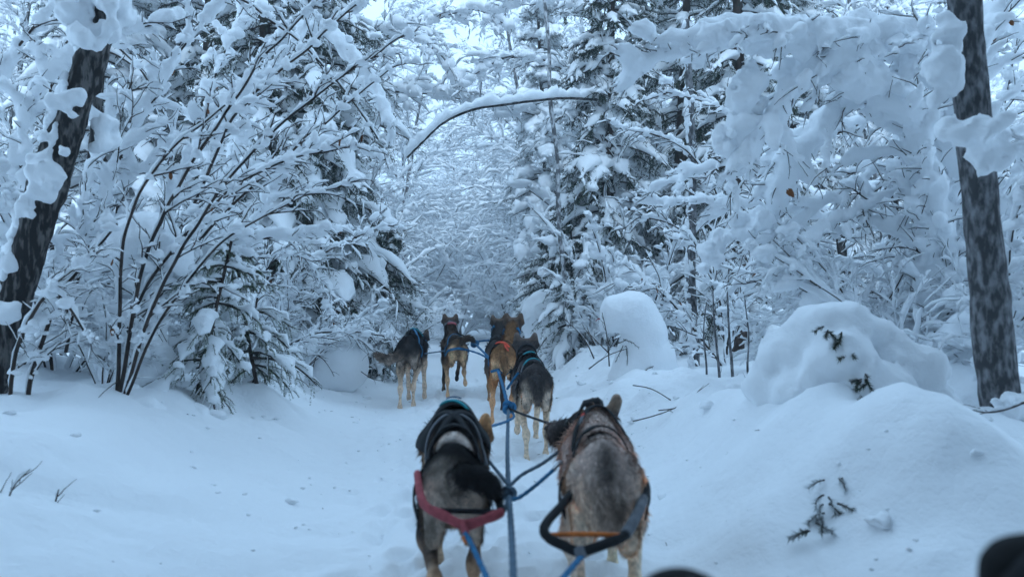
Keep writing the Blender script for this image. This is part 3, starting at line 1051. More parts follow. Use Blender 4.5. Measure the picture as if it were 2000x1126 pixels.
# -- big leaning trunk on the left
def trunk_thing(name, label, pts, ra, rb, mat, n=40, S=14, rough=.16, snow=(), seed=0, cat='tree', side_snow=None):
    P = path(pts)
    base = P[0].copy()
    root = thing(name, label, cat, base)
    P = resample(P - base, n)
    R = np.linspace(ra, rb, n)
    a = np.arange(S) * 2 * math.pi / S
    g = tubes(P[None], R[None], S)
    V = g.v[0].reshape(n, S, 3)
    c = P[:, None]
    V = c + (V - c) * (1 + rough * vnoise(V * A(14, 14, 4), seed) + .6 * rough * vnoise(V * A(40, 40, 14), seed + 1))[..., None]
    g.v[0] = V.reshape(-1, 3)
    part('trunk', g, mat, root)
    r = np.random.default_rng(seed)
    sn = Geo()
    if snow:
        prims = []
        for group in snow:
            q = [at(px, py, Y) - base for px, py, Y, _ in group]
            rr = [x[3] for x in group]
            if len(q) == 1:
                q.append(q[0] + A(.01, 0, .01))
                rr.append(rr[0])
            for i in range(len(q) - 1):
                L = np.linalg.norm(q[i + 1] - q[i])
                for t in np.linspace(0, 1, max(2, int(L / (.35 * max(rr[i], rr[i + 1]))))):
                    c, rad = q[i] * (1 - t) + q[i + 1] * t, rr[i] * (1 - t) + rr[i + 1] * t
                    for _ in range(3):
                        e = c + r.normal(size=3) * rad * A(.42, .35, .5)
                        l = r.normal(size=3) * rad * A(.5, .3, .4)
                        k_ = rad * r.uniform(.24, .5)
                        prims.append((e - l * .5, e + l * .5, k_, k_ * .8))
        v, f = implicit(prims, .035, .013, 1.0, [(.026, 9, seed), (.018, 22, seed + 1), (.008, 60, seed + 2)])
        sn.add(v, f)
    if side_snow:
        dx, cover = side_snow
        m = int(n * 3)
        t = r.uniform(0, n - 1.01, m)
        i = t.astype(int)
        c = P[i] + (P[i + 1] - P[i]) * (t - i)[:, None]
        Rr = R[i]
        keep = vnoise(c * 3.0, seed + 5) > 1 - 2 * cover
        c, Rr = c[keep], Rr[keep]
        ang = r.normal(size=len(c)) * (.9 if dx == 2 else .5) + (-math.pi / 2 if dx == 2 else math.pi if dx < 0 else 0)
        c = c + np.c_[np.cos(ang) * Rr, np.sin(ang) * Rr, 0 * Rr] * .85
        sn.merge(clumps(c, np.c_[r.uniform(.02, .05, len(c)), r.uniform(.02, .05, len(c)), r.uniform(.04, .12, len(c))] * np.minimum(1, Rr / .055)[:, None], 1, .4, r))
    if sn.n:
        part('snow', sn, M_SNOW, root, True)
    return root


trunk_thing('leaning_tree', 'thick dark leaning trunk capped with a big lump of snow at the left edge', [(-45, 820, 4.1), (10, 640, 4.15), (75, 430, 4.2), (125, 270, 4.25), (190, 85, 4.3), (235, -60, 4.35)],
            .098, .078, M_BARK, 90, 22, .20, [[(60, 420, 4.15, .05), (88, 330, 4.15, .075), (110, 250, 4.18, .05)], [(138, 190, 4.15, .085), (120, 200, 4.15, .07)],
                                             [(185, 50, 4.2, .13), (165, -10, 4.2, .16), (240, -40, 4.25, .14)], [(225, 245, 4.28, .045), (205, 265, 4.3, .07), (190, 300, 4.3, .05)], [(20, 610, 4.05, .05), (-30, 600, 4.0, .07)]], 81, 'tree', (-1, .62))
trunk_thing('snowy_tree', 'slim brown trunk behind the hoop-bent sapling at the left edge', [(178, 720, 5.6), (176, 560, 5.6), (172, 420, 5.6), (190, 200, 5.6), (215, -60, 5.6)], .040, .03, M_BARK, 40, 10, .12, (), 82, 'tree', (1, .5))

# -- right: dark birch trunk and the thinner trunks behind it
trunk_thing('grey_birch', 'grey birch trunk blurred by nearness at the right edge, broken by a collar of snow', [(2010, 1000, 3.3), (1965, 850, 3.3), (1940, 650, 3.3), (1918, 420, 3.3), (1898, 220, 3.3), (1880, -60, 3.3)],
            .080, .066, M_GREYBARK, 100, 22, .13, [[(1850, 245, 3.2, .05), (1905, 265, 3.15, .095), (1960, 290, 3.2, .07)], [(1900, 290, 3.2, .08), (1915, 315, 3.2, .05)], [(1945, 800, 3.2, .05), (2000, 790, 3.2, .08)],
                                                  [(1845, 60, 3.25, .06), (1820, 140, 3.25, .08), (1850, 170, 3.25, .05)]], 83, 'tree', (2, .22))
trunk_thing('snowy_tree', 'dark broken trunk behind the arching thicket, inward of the blurred grey birch', [(1748, 700, 6.0), (1746, 560, 6.0), (1742, 450, 6.0), (1745, 365, 6.0)], .052, .045, M_BARK, 30, 10, .12,
            [[(1742, 358, 6.0, .09), (1700, 372, 6.0, .06)], [(1725, 480, 5.95, .05), (1750, 500, 5.95, .06)]], 84, 'tree', (-1, .5))
trunk_thing('snowy_tree', 'thin dark leaning trunk just left of the blurred grey birch', [(1850, 720, 5.4), (1835, 600, 5.4), (1808, 500, 5.4), (1788, 420, 5.4), (1770, 250, 5.4)], .028, .022, M_BARK, 40, 9, .12, (), 85, 'tree', (1, .35))
trunk_thing('snowy_tree', 'short dark leaning stump of a trunk above the large snow-buried bush', [(1668, 640, 6.6), (1655, 560, 6.6), (1640, 450, 6.6)], .05, .04, M_BARK, 24, 10, .14, [[(1640, 440, 6.6, .07)]], 86, 'tree', (1, .4))
trunk_thing('snowy_tree', 'mottled grey trunk right beside the snow dome', [(1358, 740, 7.6), (1356, 640, 7.6), (1350, 560, 7.6), (1352, 330, 7.6), (1340, 40, 7.6)], .048, .036, M_GREYBARK, 44, 10, .1, (), 87, 'tree', (-1, .5))
trunk_thing('snowy_tree', 'brown trunk deep in the thicket right of the mottled grey trunk', [(1442, 720, 8.4), (1442, 600, 8.4), (1438, 430, 8.4), (1445, 200, 8.4)], .07, .055, M_SPRUCEBARK, 40, 10, .1, (), 88, 'tree', (1, .3))
trunk_thing('slender_birch', 'slender speckled birch trunk standing right of the middle, crossed by the fallen snowy log', [(1116, 730, 9.3), (1108, 600, 9.3), (1092, 440, 9.3), (1088, 310, 9.3), (1074, 190, 9.3), (1072, 90, 9.3), (1056, -60, 9.3)], .030, .022, M_PALEBARK, 90, 10, .14, (), 89, 'tree', (2, .42))

# -- bent log across the trail, laden with snow
P = path([(795, 308, 8.4), (828, 275, 8.4), (866, 240, 8.4), (925, 214, 8.4), (990, 204, 8.5), (1050, 196, 8.7), (1120, 192, 9.5), (1200, 205, 10.2), (1265, 270, 10.8), (1300, 420, 11.0), (1310, 600, 11.0)])
base = A(P[-1][0], P[-1][1], gz(P[-1][0], P[-1][1]))
t = thing('bent_birch', 'bent birch arching over the trail under a thick ridge of snow', 'tree', base)
Q = resample(np.vstack([P - base, [A(0, 0, 0)]]), 60)
part('trunk', tubes(Q[None], np.linspace(.011, .032, 60)[None], 9), M_BARK, t)
rr = np.random.default_rng(3)
g = snow_tubes(resample(Q[:26], 60)[None], .042, .105 * (1 + .35 * vnoise(np.c_[np.arange(60) * .35, np.zeros(60), np.zeros(60)], 4))[None], True, .16, rr, lift=.012)
part('snow', g, M_SNOW, t, True)
t = thing('arching_sapling', 'thin birch spray hanging over the trail above the bent log', 'sapling', base_of(700, 690, 10.5))
limb_set(t, [([(690, 690, 10.5), (670, 400, 10.5), (700, 200, 10.5), (790, 180, 10.5), (900, 195, 10.6), (1010, 215, 10.7)], .016, .006),
             ([(690, 690, 10.5), (660, 350, 10.5), (690, 100, 10.5), (780, 60, 10.5), (860, 110, 10.5), (900, 170, 10.5)], .016, .006),
             ([(690, 690, 10.5), (680, 300, 10.7), (740, 90, 10.9), (850, 40, 11), (930, 20, 11), (1000, 60, 11)], .016, .006)], 9, 4, 2.0, .9, 90, 1.3, level3=False)
t = thing('arching_sapling', 'birch with fine branches reaching over the trail from the right above the snowy spruces', 'sapling', base_of(1180, 670, 10.0))
limb_set(t, [([(1180, 670, 10), (1190, 400, 10), (1160, 200, 10), (1090, 130, 10), (1000, 110, 10), (920, 150, 10)], .016, .006),
             ([(1180, 670, 10), (1220, 400, 10), (1200, 240, 10), (1140, 190, 10), (1060, 270, 10)], .014, .006),
             ([(1180, 670, 10), (1200, 330, 10), (1170, 60, 10), (1090, 0, 10), (990, 10, 10)], .016, .006)], 9, 4, 1.7, .9, 91, 1.2, level3=False)


# -- right: the big snow-loaded thicket that hangs from the upper right
def heavy(root, groups, seed, h=.014, k=.035, ragged=True, noise=((.035, 6, 1), (.028, 14, 2), (.014, 34, 3), (.007, 80, 4)), name='snow_load'):
    loc = np.array(root.location)
    rg = np.random.default_rng(seed + 40)
    prims = []
    for grp in groups:
        q = [at(px, py, Y) - loc for px, py, Y, _ in grp]
        rr = [x[3] for x in grp]
        if len(q) == 1:
            q.append(q[0] + A(.02, 0, .01))
            rr.append(rr[0])
        for i in range(len(q) - 1):
            if not ragged:
                prims.append((q[i], q[i + 1], rr[i], rr[i + 1]))
                continue
            L = np.linalg.norm(q[i + 1] - q[i])
            for t in np.linspace(0, 1, max(2, int(L / (.38 * max(rr[i], rr[i + 1]))))):
                c, rad = q[i] * (1 - t) + q[i + 1] * t, rr[i] * (1 - t) + rr[i + 1] * t
                for _ in range(3):
                    o = rg.normal(size=3) * rad * A(.5, .5, .42)
                    e = c + o
                    l = rg.normal(size=3) * rad * A(.7, .5, .18)
                    k_ = rad * rg.uniform(.22, .50)
                    prims.append((e - l * .5, e + l * .5 - A(0, 0, .1 * rad), k_, k_ * rg.uniform(.6, 1)))
    v, f = implicit(prims, k, h, 1.0, [(a, b, c + seed) for a, b, c in noise])
    part(name, Geo().add(v, f), M_SNOW, root)


t = thing('overhanging_birch', 'bowed birch under very heavy pillows of snow hanging in from the upper right', 'tree', base_of(1800, 760, 4.8))
limb_set(t, [([(1800, 760, 4.8), (1850, 500, 4.8), (1860, 250, 4.7), (1790, 110, 4.6), (1700, 75, 4.5), (1560, 72, 4.4), (1430, 78, 4.4), (1310, 105, 4.4), (1225, 140, 4.4)], .022, .006),
             ([(1800, 760, 4.8), (1830, 420, 4.7), (1760, 210, 4.6), (1660, 130, 4.5), (1560, 170, 4.5), (1480, 260, 4.5), (1420, 350, 4.5)], .018, .005),
             ([(1800, 760, 4.8), (1840, 460, 4.8), (1770, 260, 4.8), (1680, 200, 4.8), (1590, 270, 4.8), (1520, 390, 4.8)], .015, .005),
             ([(1860, 250, 4.7), (1900, 120, 4.7), (1960, 20, 4.7), (2040, -20, 4.7)], .014, .006)], 17, 4, 1.0, .55, 101, 1.25, level3=False, clump=14, leaves=5, melt=(.040, .021))
heavy(t, [[(1325, 92, 4.4, .05), (1385, 74, 4.4, .10), (1450, 62, 4.4, .08), (1510, 66, 4.4, .11), (1600, 74, 4.45, .09), (1680, 70, 4.5, .11), (1770, 92, 4.6, .10), (1830, 130, 4.7, .09)],
          [(1640, 140, 4.45, .08), (1720, 165, 4.55, .10), (1800, 200, 4.65, .09)],
          [(1470, 150, 4.5, .07), (1440, 210, 4.5, .09), (1425, 250, 4.5, .08), (1436, 320, 4.5, .04)]], 7)
t = thing('overhanging_birch', 'lower bowed birch with thin dark branches slanting down leftwards in the right thicket', 'tree', base_of(1900, 800, 5.2))
limb_set(t, [([(1900, 800, 5.2), (1960, 500, 5.2), (1930, 300, 5.2), (1820, 300, 5.1), (1700, 340, 5.0), (1580, 420, 4.9), (1480, 480, 4.8)], .015, .004),
             ([(1900, 800, 5.2), (1950, 440, 5.1), (1840, 330, 5.0), (1720, 390, 4.9), (1600, 450, 4.8), (1540, 500, 4.8)], .014, .004),
             ([(1900, 800, 5.2), (1940, 380, 5.2), (1800, 215, 5.2), (1660, 250, 5.2), (1520, 310, 5.2), (1390, 330, 5.2), (1290, 360, 5.2)], .014, .004),
             ([(1900, 800, 5.2), (1900, 520, 5.3), (1780, 430, 5.4), (1640, 430, 5.5), (1460, 400, 5.6), (1260, 395, 5.7)], .014, .004),
             ([(1900, 800, 5.2), (1860, 620, 5.5), (1740, 540, 5.7), (1600, 520, 5.9), (1440, 560, 6.1)], .012, .004)], 11, 5, .95, .5, 102, .9, level3=False, clump=10, leaves=5, melt=(.025, .0175))
heavy(t, [[(1480, 430, 4.9, .08), (1420, 470, 4.9, .11), (1385, 510, 4.9, .08)]], 9)
o = dead_leaf(at(1540, 371, 4.4) - np.array(t.location), t, rng)
o.scale = (1.6, 1.6, 1.6)
t = thing('snowy_thicket', 'brushy thicket of thin twigs spreading behind the snow dome and grey stems', 'bush', base_of(1420, 730, 7.3))
limb_set(t, [([(1420, 730, 7.3), (1440, 600, 7.3), (1520, 520, 7.3), (1620, 480, 7.3)], .012, .004), ([(1420, 730, 7.3), (1400, 560, 7.3), (1330, 450, 7.3), (1240, 420, 7.3)], .012, .004),
             ([(1420, 730, 7.3), (1420, 520, 7.3), (1400, 380, 7.4), (1320, 280, 7.5), (1220, 260, 7.6)], .013, .004), ([(1420, 730, 7.3), (1470, 500, 7.3), (1480, 330, 7.3), (1420, 220, 7.3), (1300, 180, 7.3)], .013, .004),
             ([(1420, 730, 7.3), (1360, 650, 7.2), (1290, 570, 7.2), (1230, 560, 7.2)], .010, .004)], 13, 5, 1.0, .6, 103, 1.0, leaves=8, level3=False)
t = thing('snowy_thicket', 'deep snowy thicket at the far right behind the blurred grey birch', 'bush', base_of(1930, 690, 5.8))
limb_set(t, [([(1930, 690, 5.8), (1960, 500, 5.8), (2010, 330, 5.8), (2080, 200, 5.8)], .014, .005), ([(1930, 690, 5.8), (1900, 480, 5.8), (1950, 250, 5.8), (1990, 60, 5.8)], .014, .005),
             ([(1930, 690, 5.8), (1880, 560, 5.8), (1800, 470, 5.8), (1700, 430, 5.8)], .012, .005), ([(1930, 690, 5.8), (1990, 600, 5.8), (2060, 560, 5.8)], .012, .005)], 13, 5, 1.2, .6, 104, level3=False)


# -- rounded snow: buried bushes, stumps and mounds
def snow_mass(name, label, groups, seed, h=.02, k=.14, ragged=False, noise=((.05, 3.2, 1), (.02, 8, 2)), twigs=None):
    q0 = at(*groups[0][0][:3])
    base = A(q0[0], q0[1], gz(q0[0], q0[1]))
    t = thing(name, label, 'snow mound' if name == 'snow_mound' else 'bush', base)
    heavy(t, groups, seed, h, k, ragged, noise, 'snow')
    return t


def poke(t, n, centre, spread, seed, mat=None, L=.18, world=None):
    """a few bare twigs and needle tufts poking out of a buried bush"""
    r = np.random.default_rng(seed)
    loc = np.array(t.location)
    p = np.array([(at(*centre) if world is None else world) - loc + r.normal(size=3) * spread for _ in range(n)])
    b = grow(p, np.c_[r.normal(size=n) * .7, -np.abs(r.normal(size=n)) * .5, -np.abs(r.normal(size=n)) * .5], L, 7, .08, .12, r)
    tw = tubes(b, np.linspace(.004, .0015, 7)[None] * np.ones((n, 1)), 4)
    if mat:
        part('needles', needles(b, 60, .024, .004, r), mat, t, True, False)
    part('twigs', tw, M_TWIG, t, True)


snow_mass('snow_mound', 'smooth round snow mound beside the left spruce, at the trail edge', [[(610, 745, 7.9, .24), (640, 715, 7.9, .33), (660, 712, 7.9, .30)], [(560, 740, 7.8, .22)]], 1, noise=((.02, 3, 1), (.01, 9, 2)))
snow_mass('snow_mound', 'snow mound nestled under the green young spruce, left of the round one', [[(520, 730, 6.9, .24), (545, 720, 6.9, .24)], [(470, 740, 6.7, .24)]], 2, noise=((.03, 3, 1), (.012, 9, 2)))
t = snow_mass('buried_stump', 'tall mushroom-shaped snow dome curling over a stump, right of the trail',
              [[(1189, 632, 7.0, .09), (1206, 612, 7.0, .15), (1236, 610, 7.0, .19), (1266, 650, 7.0, .17), (1272, 700, 7.0, .16), (1259, 750, 7.0, .16)], [(1236, 680, 7.05, .14), (1224, 735, 7.05, .16)], [(1299, 690, 7.0, .09), (1309, 730, 7.0, .09)]], 3, .018, .08, False, ((.015, 4, 1), (.007, 12, 2)))
poke(t, 8, (1268, 728, 6.8), .05, 31, M_NEEDLE)
poke(t, 5, (1212, 662, 6.9), .03, 32, M_NEEDLE)
snow_mass('snow_mound', 'low snow mound by the thin grey stems, right of the tall snow dome', [[(1300, 775, 6.3, .16), (1335, 770, 6.3, .20), (1370, 790, 6.3, .14)]], 4, noise=((.02, 3, 1), (.01, 9, 2)))
t = snow_mass('buried_bush', 'large snow-buried bush bulging like a cauliflower on the right bank',
              [[(1500, 760, 3.75, .10), (1530, 700, 3.7, .11), (1570, 655, 3.7, .10)], [(1590, 640, 3.65, .09), (1650, 632, 3.6, .10), (1710, 650, 3.6, .09)], [(1600, 715, 3.55, .11), (1650, 690, 3.5, .12)],
               [(1740, 690, 3.6, .10), (1790, 730, 3.6, .11), (1840, 790, 3.6, .11)], [(1560, 770, 3.6, .13), (1610, 800, 3.55, .12), (1660, 775, 3.5, .11)], [(1720, 760, 3.45, .12), (1760, 800, 3.45, .13)],
               [(1640, 860, 3.6, .16), (1740, 870, 3.5, .19), (1840, 860, 3.55, .18)], [(1520, 840, 3.75, .14), (1580, 870, 3.65, .15)], [(1700, 720, 3.75, .14), (1620, 760, 3.8, .15)]], 5, .017, .06, False, ((.040, 6, 1), (.024, 14, 2), (.010, 30, 3)))
for k, (px, py, Y, n) in enumerate([(1612, 652, 3.46, 3), (1640, 668, 3.42, 4), (1668, 700, 3.38, 3), (1690, 742, 3.35, 5), (1702, 780, 3.34, 4), (1690, 815, 3.34, 6), (1716, 838, 3.32, 5), (1748, 862, 3.31, 4), (1552, 800, 3.52, 4), (1578, 838, 3.5, 4)]):
    poke(t, n, (px, py, Y), .018, 33 + k, M_NEEDLE, .055)
t = snow_mass('buried_spruce', 'little bowed spruce under the snow with a dark fringe of tips, lower right',
              [[(1700, 850, 3.35, .14), (1672, 890, 3.2, .14), (1655, 950, 3.05, .13), (1635, 1030, 2.9, .11), (1620, 1090, 2.8, .09)]], 6, .017, .16, False, ((.035, 3.5, 1), (.022, 9, 2), (.008, 24, 3)))
for k, (px, py, n) in enumerate([(1636, 950, 3), (1622, 980, 4), (1610, 1005, 5), (1600, 1035, 5), (1590, 1062, 3)]):
    c = hit(px, py) + A(0, 0, .02)
    poke(t, n, None, .022, 50 + k, M_RIMENEEDLE, .075, c)
snow_mass('snow_mound', 'snow-capped little hummock ahead of the dogs at the right trail edge', [[(1040, 625, 10.2, .18), (1062, 612, 10.2, .26), (1085, 640, 10.2, .22), (1062, 670, 10.2, .25)]], 8, noise=((.03, 4, 1), (.02, 10, 2)))
t = snow_mass('snow_mound', 'big soft pillow of snow hung in the saplings on the left', [[(205, 500, 4.75, .07), (245, 470, 4.7, .11), (285, 458, 4.7, .12), (325, 478, 4.7, .08), (345, 510, 4.7, .05)], [(250, 520, 4.8, .09), (285, 560, 4.8, .07)]], 10, .016, .08, False, ((.05, 6, 1), (.028, 13, 2), (.01, 30, 3)))
t = snow_mass('snow_mound', 'ragged low heap of snow and bent twigs behind the hoop-bent sapling', [[(150, 660, 4.9, .07), (215, 620, 4.9, .10), (270, 640, 4.85, .11), (310, 690, 4.8, .10)], [(220, 700, 4.8, .12), (290, 740, 4.75, .12)]], 11, .017, .08, False, ((.06, 5, 1), (.035, 11, 2), (.012, 28, 3)))
poke(t, 12, (235, 640, 4.65), .10, 38)
t = snow_mass('buried_bush', 'snow-smothered low bush on the left bank below the hoop-bent sapling', [[(120, 850, 4.2, .09), (200, 830, 4.2, .12), (290, 830, 4.3, .11), (340, 850, 4.3, .07)], [(230, 790, 4.4, .10), (160, 800, 4.4, .08)], [(330, 800, 4.6, .09), (400, 820, 4.6, .10)]], 12, .017, .12, False, ((.05, 4.5, 1), (.03, 10, 2), (.01, 26, 3)))
poke(t, 10, (215, 790, 4.2), .09, 40)
P = path([(118, 868, 4.0), (128, 850, 4.02), (140, 838, 4.05)]) - np.array(t.location)
part('stub', tubes(resample(P, 6)[None], .012, 7), M_TWIG, t)


# -- thin stems and loose twigs
def stick(label, stems, seed, name='twig', per=4, snow=.6, mat=None, r0=.007):
    p = at(*stems[0][0])
    base = A(p[0], p[1], p[2])
    t = thing(name, label, name.replace('_', ' '), base)
    r = np.random.default_rng(seed)
    for pts in stems:
        P = resample(path(pts) - base, 20)
        part('stem', tubes(P[None], np.linspace(r0, r0 * .35, 20)[None], 5), mat or M_TWIG, t)
        if per:
            q, d, i, tt = sprout(P[None], per, .2, 1, (.3, .9), r, .6, .2)
            b = grow(q, d, .09, 6, .02, .12, r)
            part('side_twig', tubes(b, np.linspace(.0025, .001, 6)[None] * np.ones((len(b), 1)), 3), mat or M_TWIG, t, True)
        if snow:
            part('snow', snow_tubes(P[None], .012 * snow, .02 * snow, True, .6, r, lift=.003, gaps=.2), M_SNOW, t, True)
    return t


stick('thin frosted grey stem, left one of the pair before the brown trunk', [[(1408, 800, 6.0), (1404, 720, 6.0), (1396, 640, 6.0), (1392, 560, 6.0)]], 1, 'thin_stem', 5, .5, M_GREYBARK, .014)
stick('thin frosted grey stem, right one of the pair before the brown trunk', [[(1434, 805, 6.0), (1430, 720, 6.0), (1424, 650, 6.0), (1420, 560, 6.0)]], 2, 'thin_stem', 5, .5, M_GREYBARK, .016)
stick('thin frosted grey stem standing alone left of the pair', [[(1378, 790, 6.2), (1380, 720, 6.2), (1374, 650, 6.2), (1380, 590, 6.2)]], 11, 'thin_stem', 5, .5, M_GREYBARK, .011)
stick('thin frosted grey stem standing alone right of the pair', [[(1468, 800, 5.6), (1460, 720, 5.6), (1462, 650, 5.6), (1452, 570, 5.6)]], 12, 'thin_stem', 5, .5, M_GREYBARK, .011)
stick('leaning dark twig with forks beside the dome, carrying the small red ribbon', [[(1190, 715, 6.9), (1186, 660, 6.9), (1176, 610, 6.9)], [(1150, 720, 6.9), (1185, 695, 6.9), (1225, 680, 6.9)], [(1160, 700, 6.9), (1140, 660, 6.9), (1100, 620, 6.9)], [(1190, 690, 6.9), (1165, 665, 6.9), (1140, 640, 6.9)]], 3, 'twig', 5, .5)
stick('fine bare twigs lying on the snow right of the head-turned grey dog', [[(1236, 822, 4.7), (1275, 812, 4.7), (1320, 795, 4.7), (1362, 765, 4.7), (1385, 748, 4.7)], [(1286, 801, 4.7), (1310, 798, 4.7), (1338, 792, 4.7)], [(1236, 752, 5.2), (1275, 760, 5.2), (1320, 790, 5.0), (1345, 830, 4.8), (1358, 850, 4.6)]], 4, 'twig', 2, 0, None, .004)
stick('dark twig sprawled on the smooth snow at the lower left', [[(40, 1018, 2.9), (75, 1022, 2.9), (120, 1016, 2.9)], [(45, 1018, 2.9), (35, 990, 2.9), (28, 960, 2.9)], [(95, 1018, 2.9), (105, 990, 2.9), (115, 955, 2.9)]], 5, 'twig', 2, .4, None, .006)
stick('small forked twigs sticking up in the lower left corner', [[(0, 1025, 2.8), (12, 985, 2.8), (30, 945, 2.8), (60, 915, 2.8)], [(8, 990, 2.8), (-5, 960, 2.8), (-10, 930, 2.8)]], 6, 'twig', 3, .5, None, .004)
stick('bare twig on the snow near the waving tail of the left black dog', [[(705, 725, 7.4), (725, 738, 7.4), (742, 742, 7.4), (760, 738, 7.4)]], 7, 'twig', 2, 0, None, .004)
stick('thin twig poking from the round snow mound left of the trail', [[(612, 690, 7.5), (630, 700, 7.5), (645, 720, 7.5), (652, 735, 7.5)], [(610, 720, 7.5), (625, 680, 7.5), (650, 655, 7.5)]], 8, 'twig', 3, 0, None, .005)
stick('long twig slanting out above the left trail edge under the low spruce boughs', [[(690, 675, 8.4), (715, 655, 8.4), (745, 632, 8.4), (760, 618, 8.4)]], 9, 'twig', 4, .4, None, .007)
stick('dark crooked twig beside the grey trunk in the lower right', [[(2000, 785, 2.9), (1960, 800, 2.9), (1925, 805, 2.9), (1900, 800, 2.9)], [(1990, 930, 2.8), (1950, 935, 2.8), (1930, 930, 2.8)]], 10, 'twig', 2, .6, None, .006)


def ribbon(label, px, py, Y, mat, s):
    c = at(px, py, Y)
    r = np.random.default_rng(int(px))
    g = Geo()
    for k in range(3):
        n = 7
        P = np.stack([np.linspace(0, .5 - k, n) * s * 1.2, r.normal(size=n) * s * .1, -np.linspace(0, 1, n) ** 2 * s * (.4 + .5 * k)], 1)
        W = s * .28
        V = np.concatenate([P + A(0, 0, W), P - A(0, 0, W), P + A(0, .003, W), P + A(0, .003, -W)])
        i = np.arange(n - 1)
        g.add(V, np.vstack([np.stack([i, i + 1, i + n + 1, i + n], 1), np.stack([i + 2 * n, i + 3 * n, i + 3 * n + 1, i + 2 * n + 1], 1)]))
    g.merge(clumps(A(0, 0, 0)[None], A(s * .35, s * .3, s * .5), 1, .3))
    o = g.build('ribbon', mat)
    o.location = tuple(c)
    tag(o, label, 'ribbon')


ribbon('tiny bright green ribbon tied to a twig left of the large buried bush', 1505, 652, 4.6, M_GREEN, .022)
ribbon('tiny red ribbon on the forked twig left of the snow dome', 1170, 622, 6.85, M_BERRY, .016)


# -- low snow-choked shrubs that crowd the banks on both sides
for k, (px, Y, s, where) in enumerate([(1180, 9.0, .5, 'at the trail edge just left of the tall snow dome'), (1900, 4.2, .5, 'at the foot of the blurred grey birch'), (1860, 4.9, .6, 'between the blurred grey birch and the dark broken trunk'),
                                       (1640, 5.4, .55, 'under the short leaning stump of a trunk'), (1740, 5.0, .5, 'at the foot of the dark broken trunk'), (1560, 6.0, .55, 'behind the trail end of the large buried bush'),
                                       (640, 8.4, .5, 'behind the smooth round mound on the left'), (560, 7.4, .45, 'between the smooth round mound and the smaller one'), (470, 6.2, .42, 'just behind the green young spruce'),
                                       (330, 5.6, .42, 'at the foot of the dark-stemmed saplings'), (120, 5.0, .5, 'behind the hoop-bent sapling'), (20, 4.8, .5, 'at the base of the leaning trunk'),
                                       (210, 4.7, .36, 'in front of the dark sapling stems on the left'), (720, 9.6, .55, 'by the low spruce boughs beyond the leftmost dog'), (400, 7.2, .6, 'in the gloom deep behind the young spruce')]):
    x = (px - 1000) / FPX * Y
    plant(BUSH[k % 3], 'low_shrub', 'low snow-choked shrub ' + where, 'shrub', x, Y, None, s, 'low shrubs on the banks', (rng.normal() * .15, rng.normal() * .15))
t = snow_mass('buried_bush', 'lumpy snow-smothered shrub between the thin grey stems and the large buried bush', [[(1400, 840, 4.8, .08), (1440, 800, 4.8, .11), (1480, 800, 4.7, .10)], [(1460, 860, 4.5, .13), (1400, 880, 4.6, .10)]], 14, .015, .06, False, ((.035, 6, 1), (.024, 14, 2), (.010, 30, 3)))
poke(t, 9, (1440, 860, 4.4), .06, 61)
t = snow_mass('buried_bush', 'snow-heaped bush pressed against the foot of the blurred grey birch', [[(1830, 690, 4.1, .10), (1880, 660, 4.1, .13), (1950, 670, 4.1, .12)], [(1850, 760, 4.0, .16), (1930, 770, 3.9, .16)], [(1900, 840, 3.8, .2), (1980, 830, 3.8, .2)]], 15, .016, .06, False, ((.045, 5, 1), (.030, 12, 2), (.010, 28, 3)))


# ---------------------------------------------------------------- sled dogs
def two_bone(a, c, l1, l2, bend):
    d = c - a
    L = min(float(np.linalg.norm(d)), (l1 + l2) * .995)
    u = norm(d)
    c = a + u * L
    x = (l1 * l1 - l2 * l2 + L * L) / (2 * L)
    h = math.sqrt(max(l1 * l1 - x * x, 0))
    b = bend - u * float(bend @ u)
    return a + u * x + norm(b) * h, c


S_ = lambda t: 1 / (1 + np.exp(-np.clip(t, -30, 30)))


def rgbmix(c, d, w):
    return c * (1 - w[:, None]) + np.asarray(d) * w[:, None]


def vertex_normals(v, q):
    n = np.zeros_like(v)
    f = np.cross(v[q[:, 2]] - v[q[:, 0]], v[q[:, 3]] - v[q[:, 1]])
    for k in range(4):
        np.add.at(n, q[:, k], f)
    return norm(n)


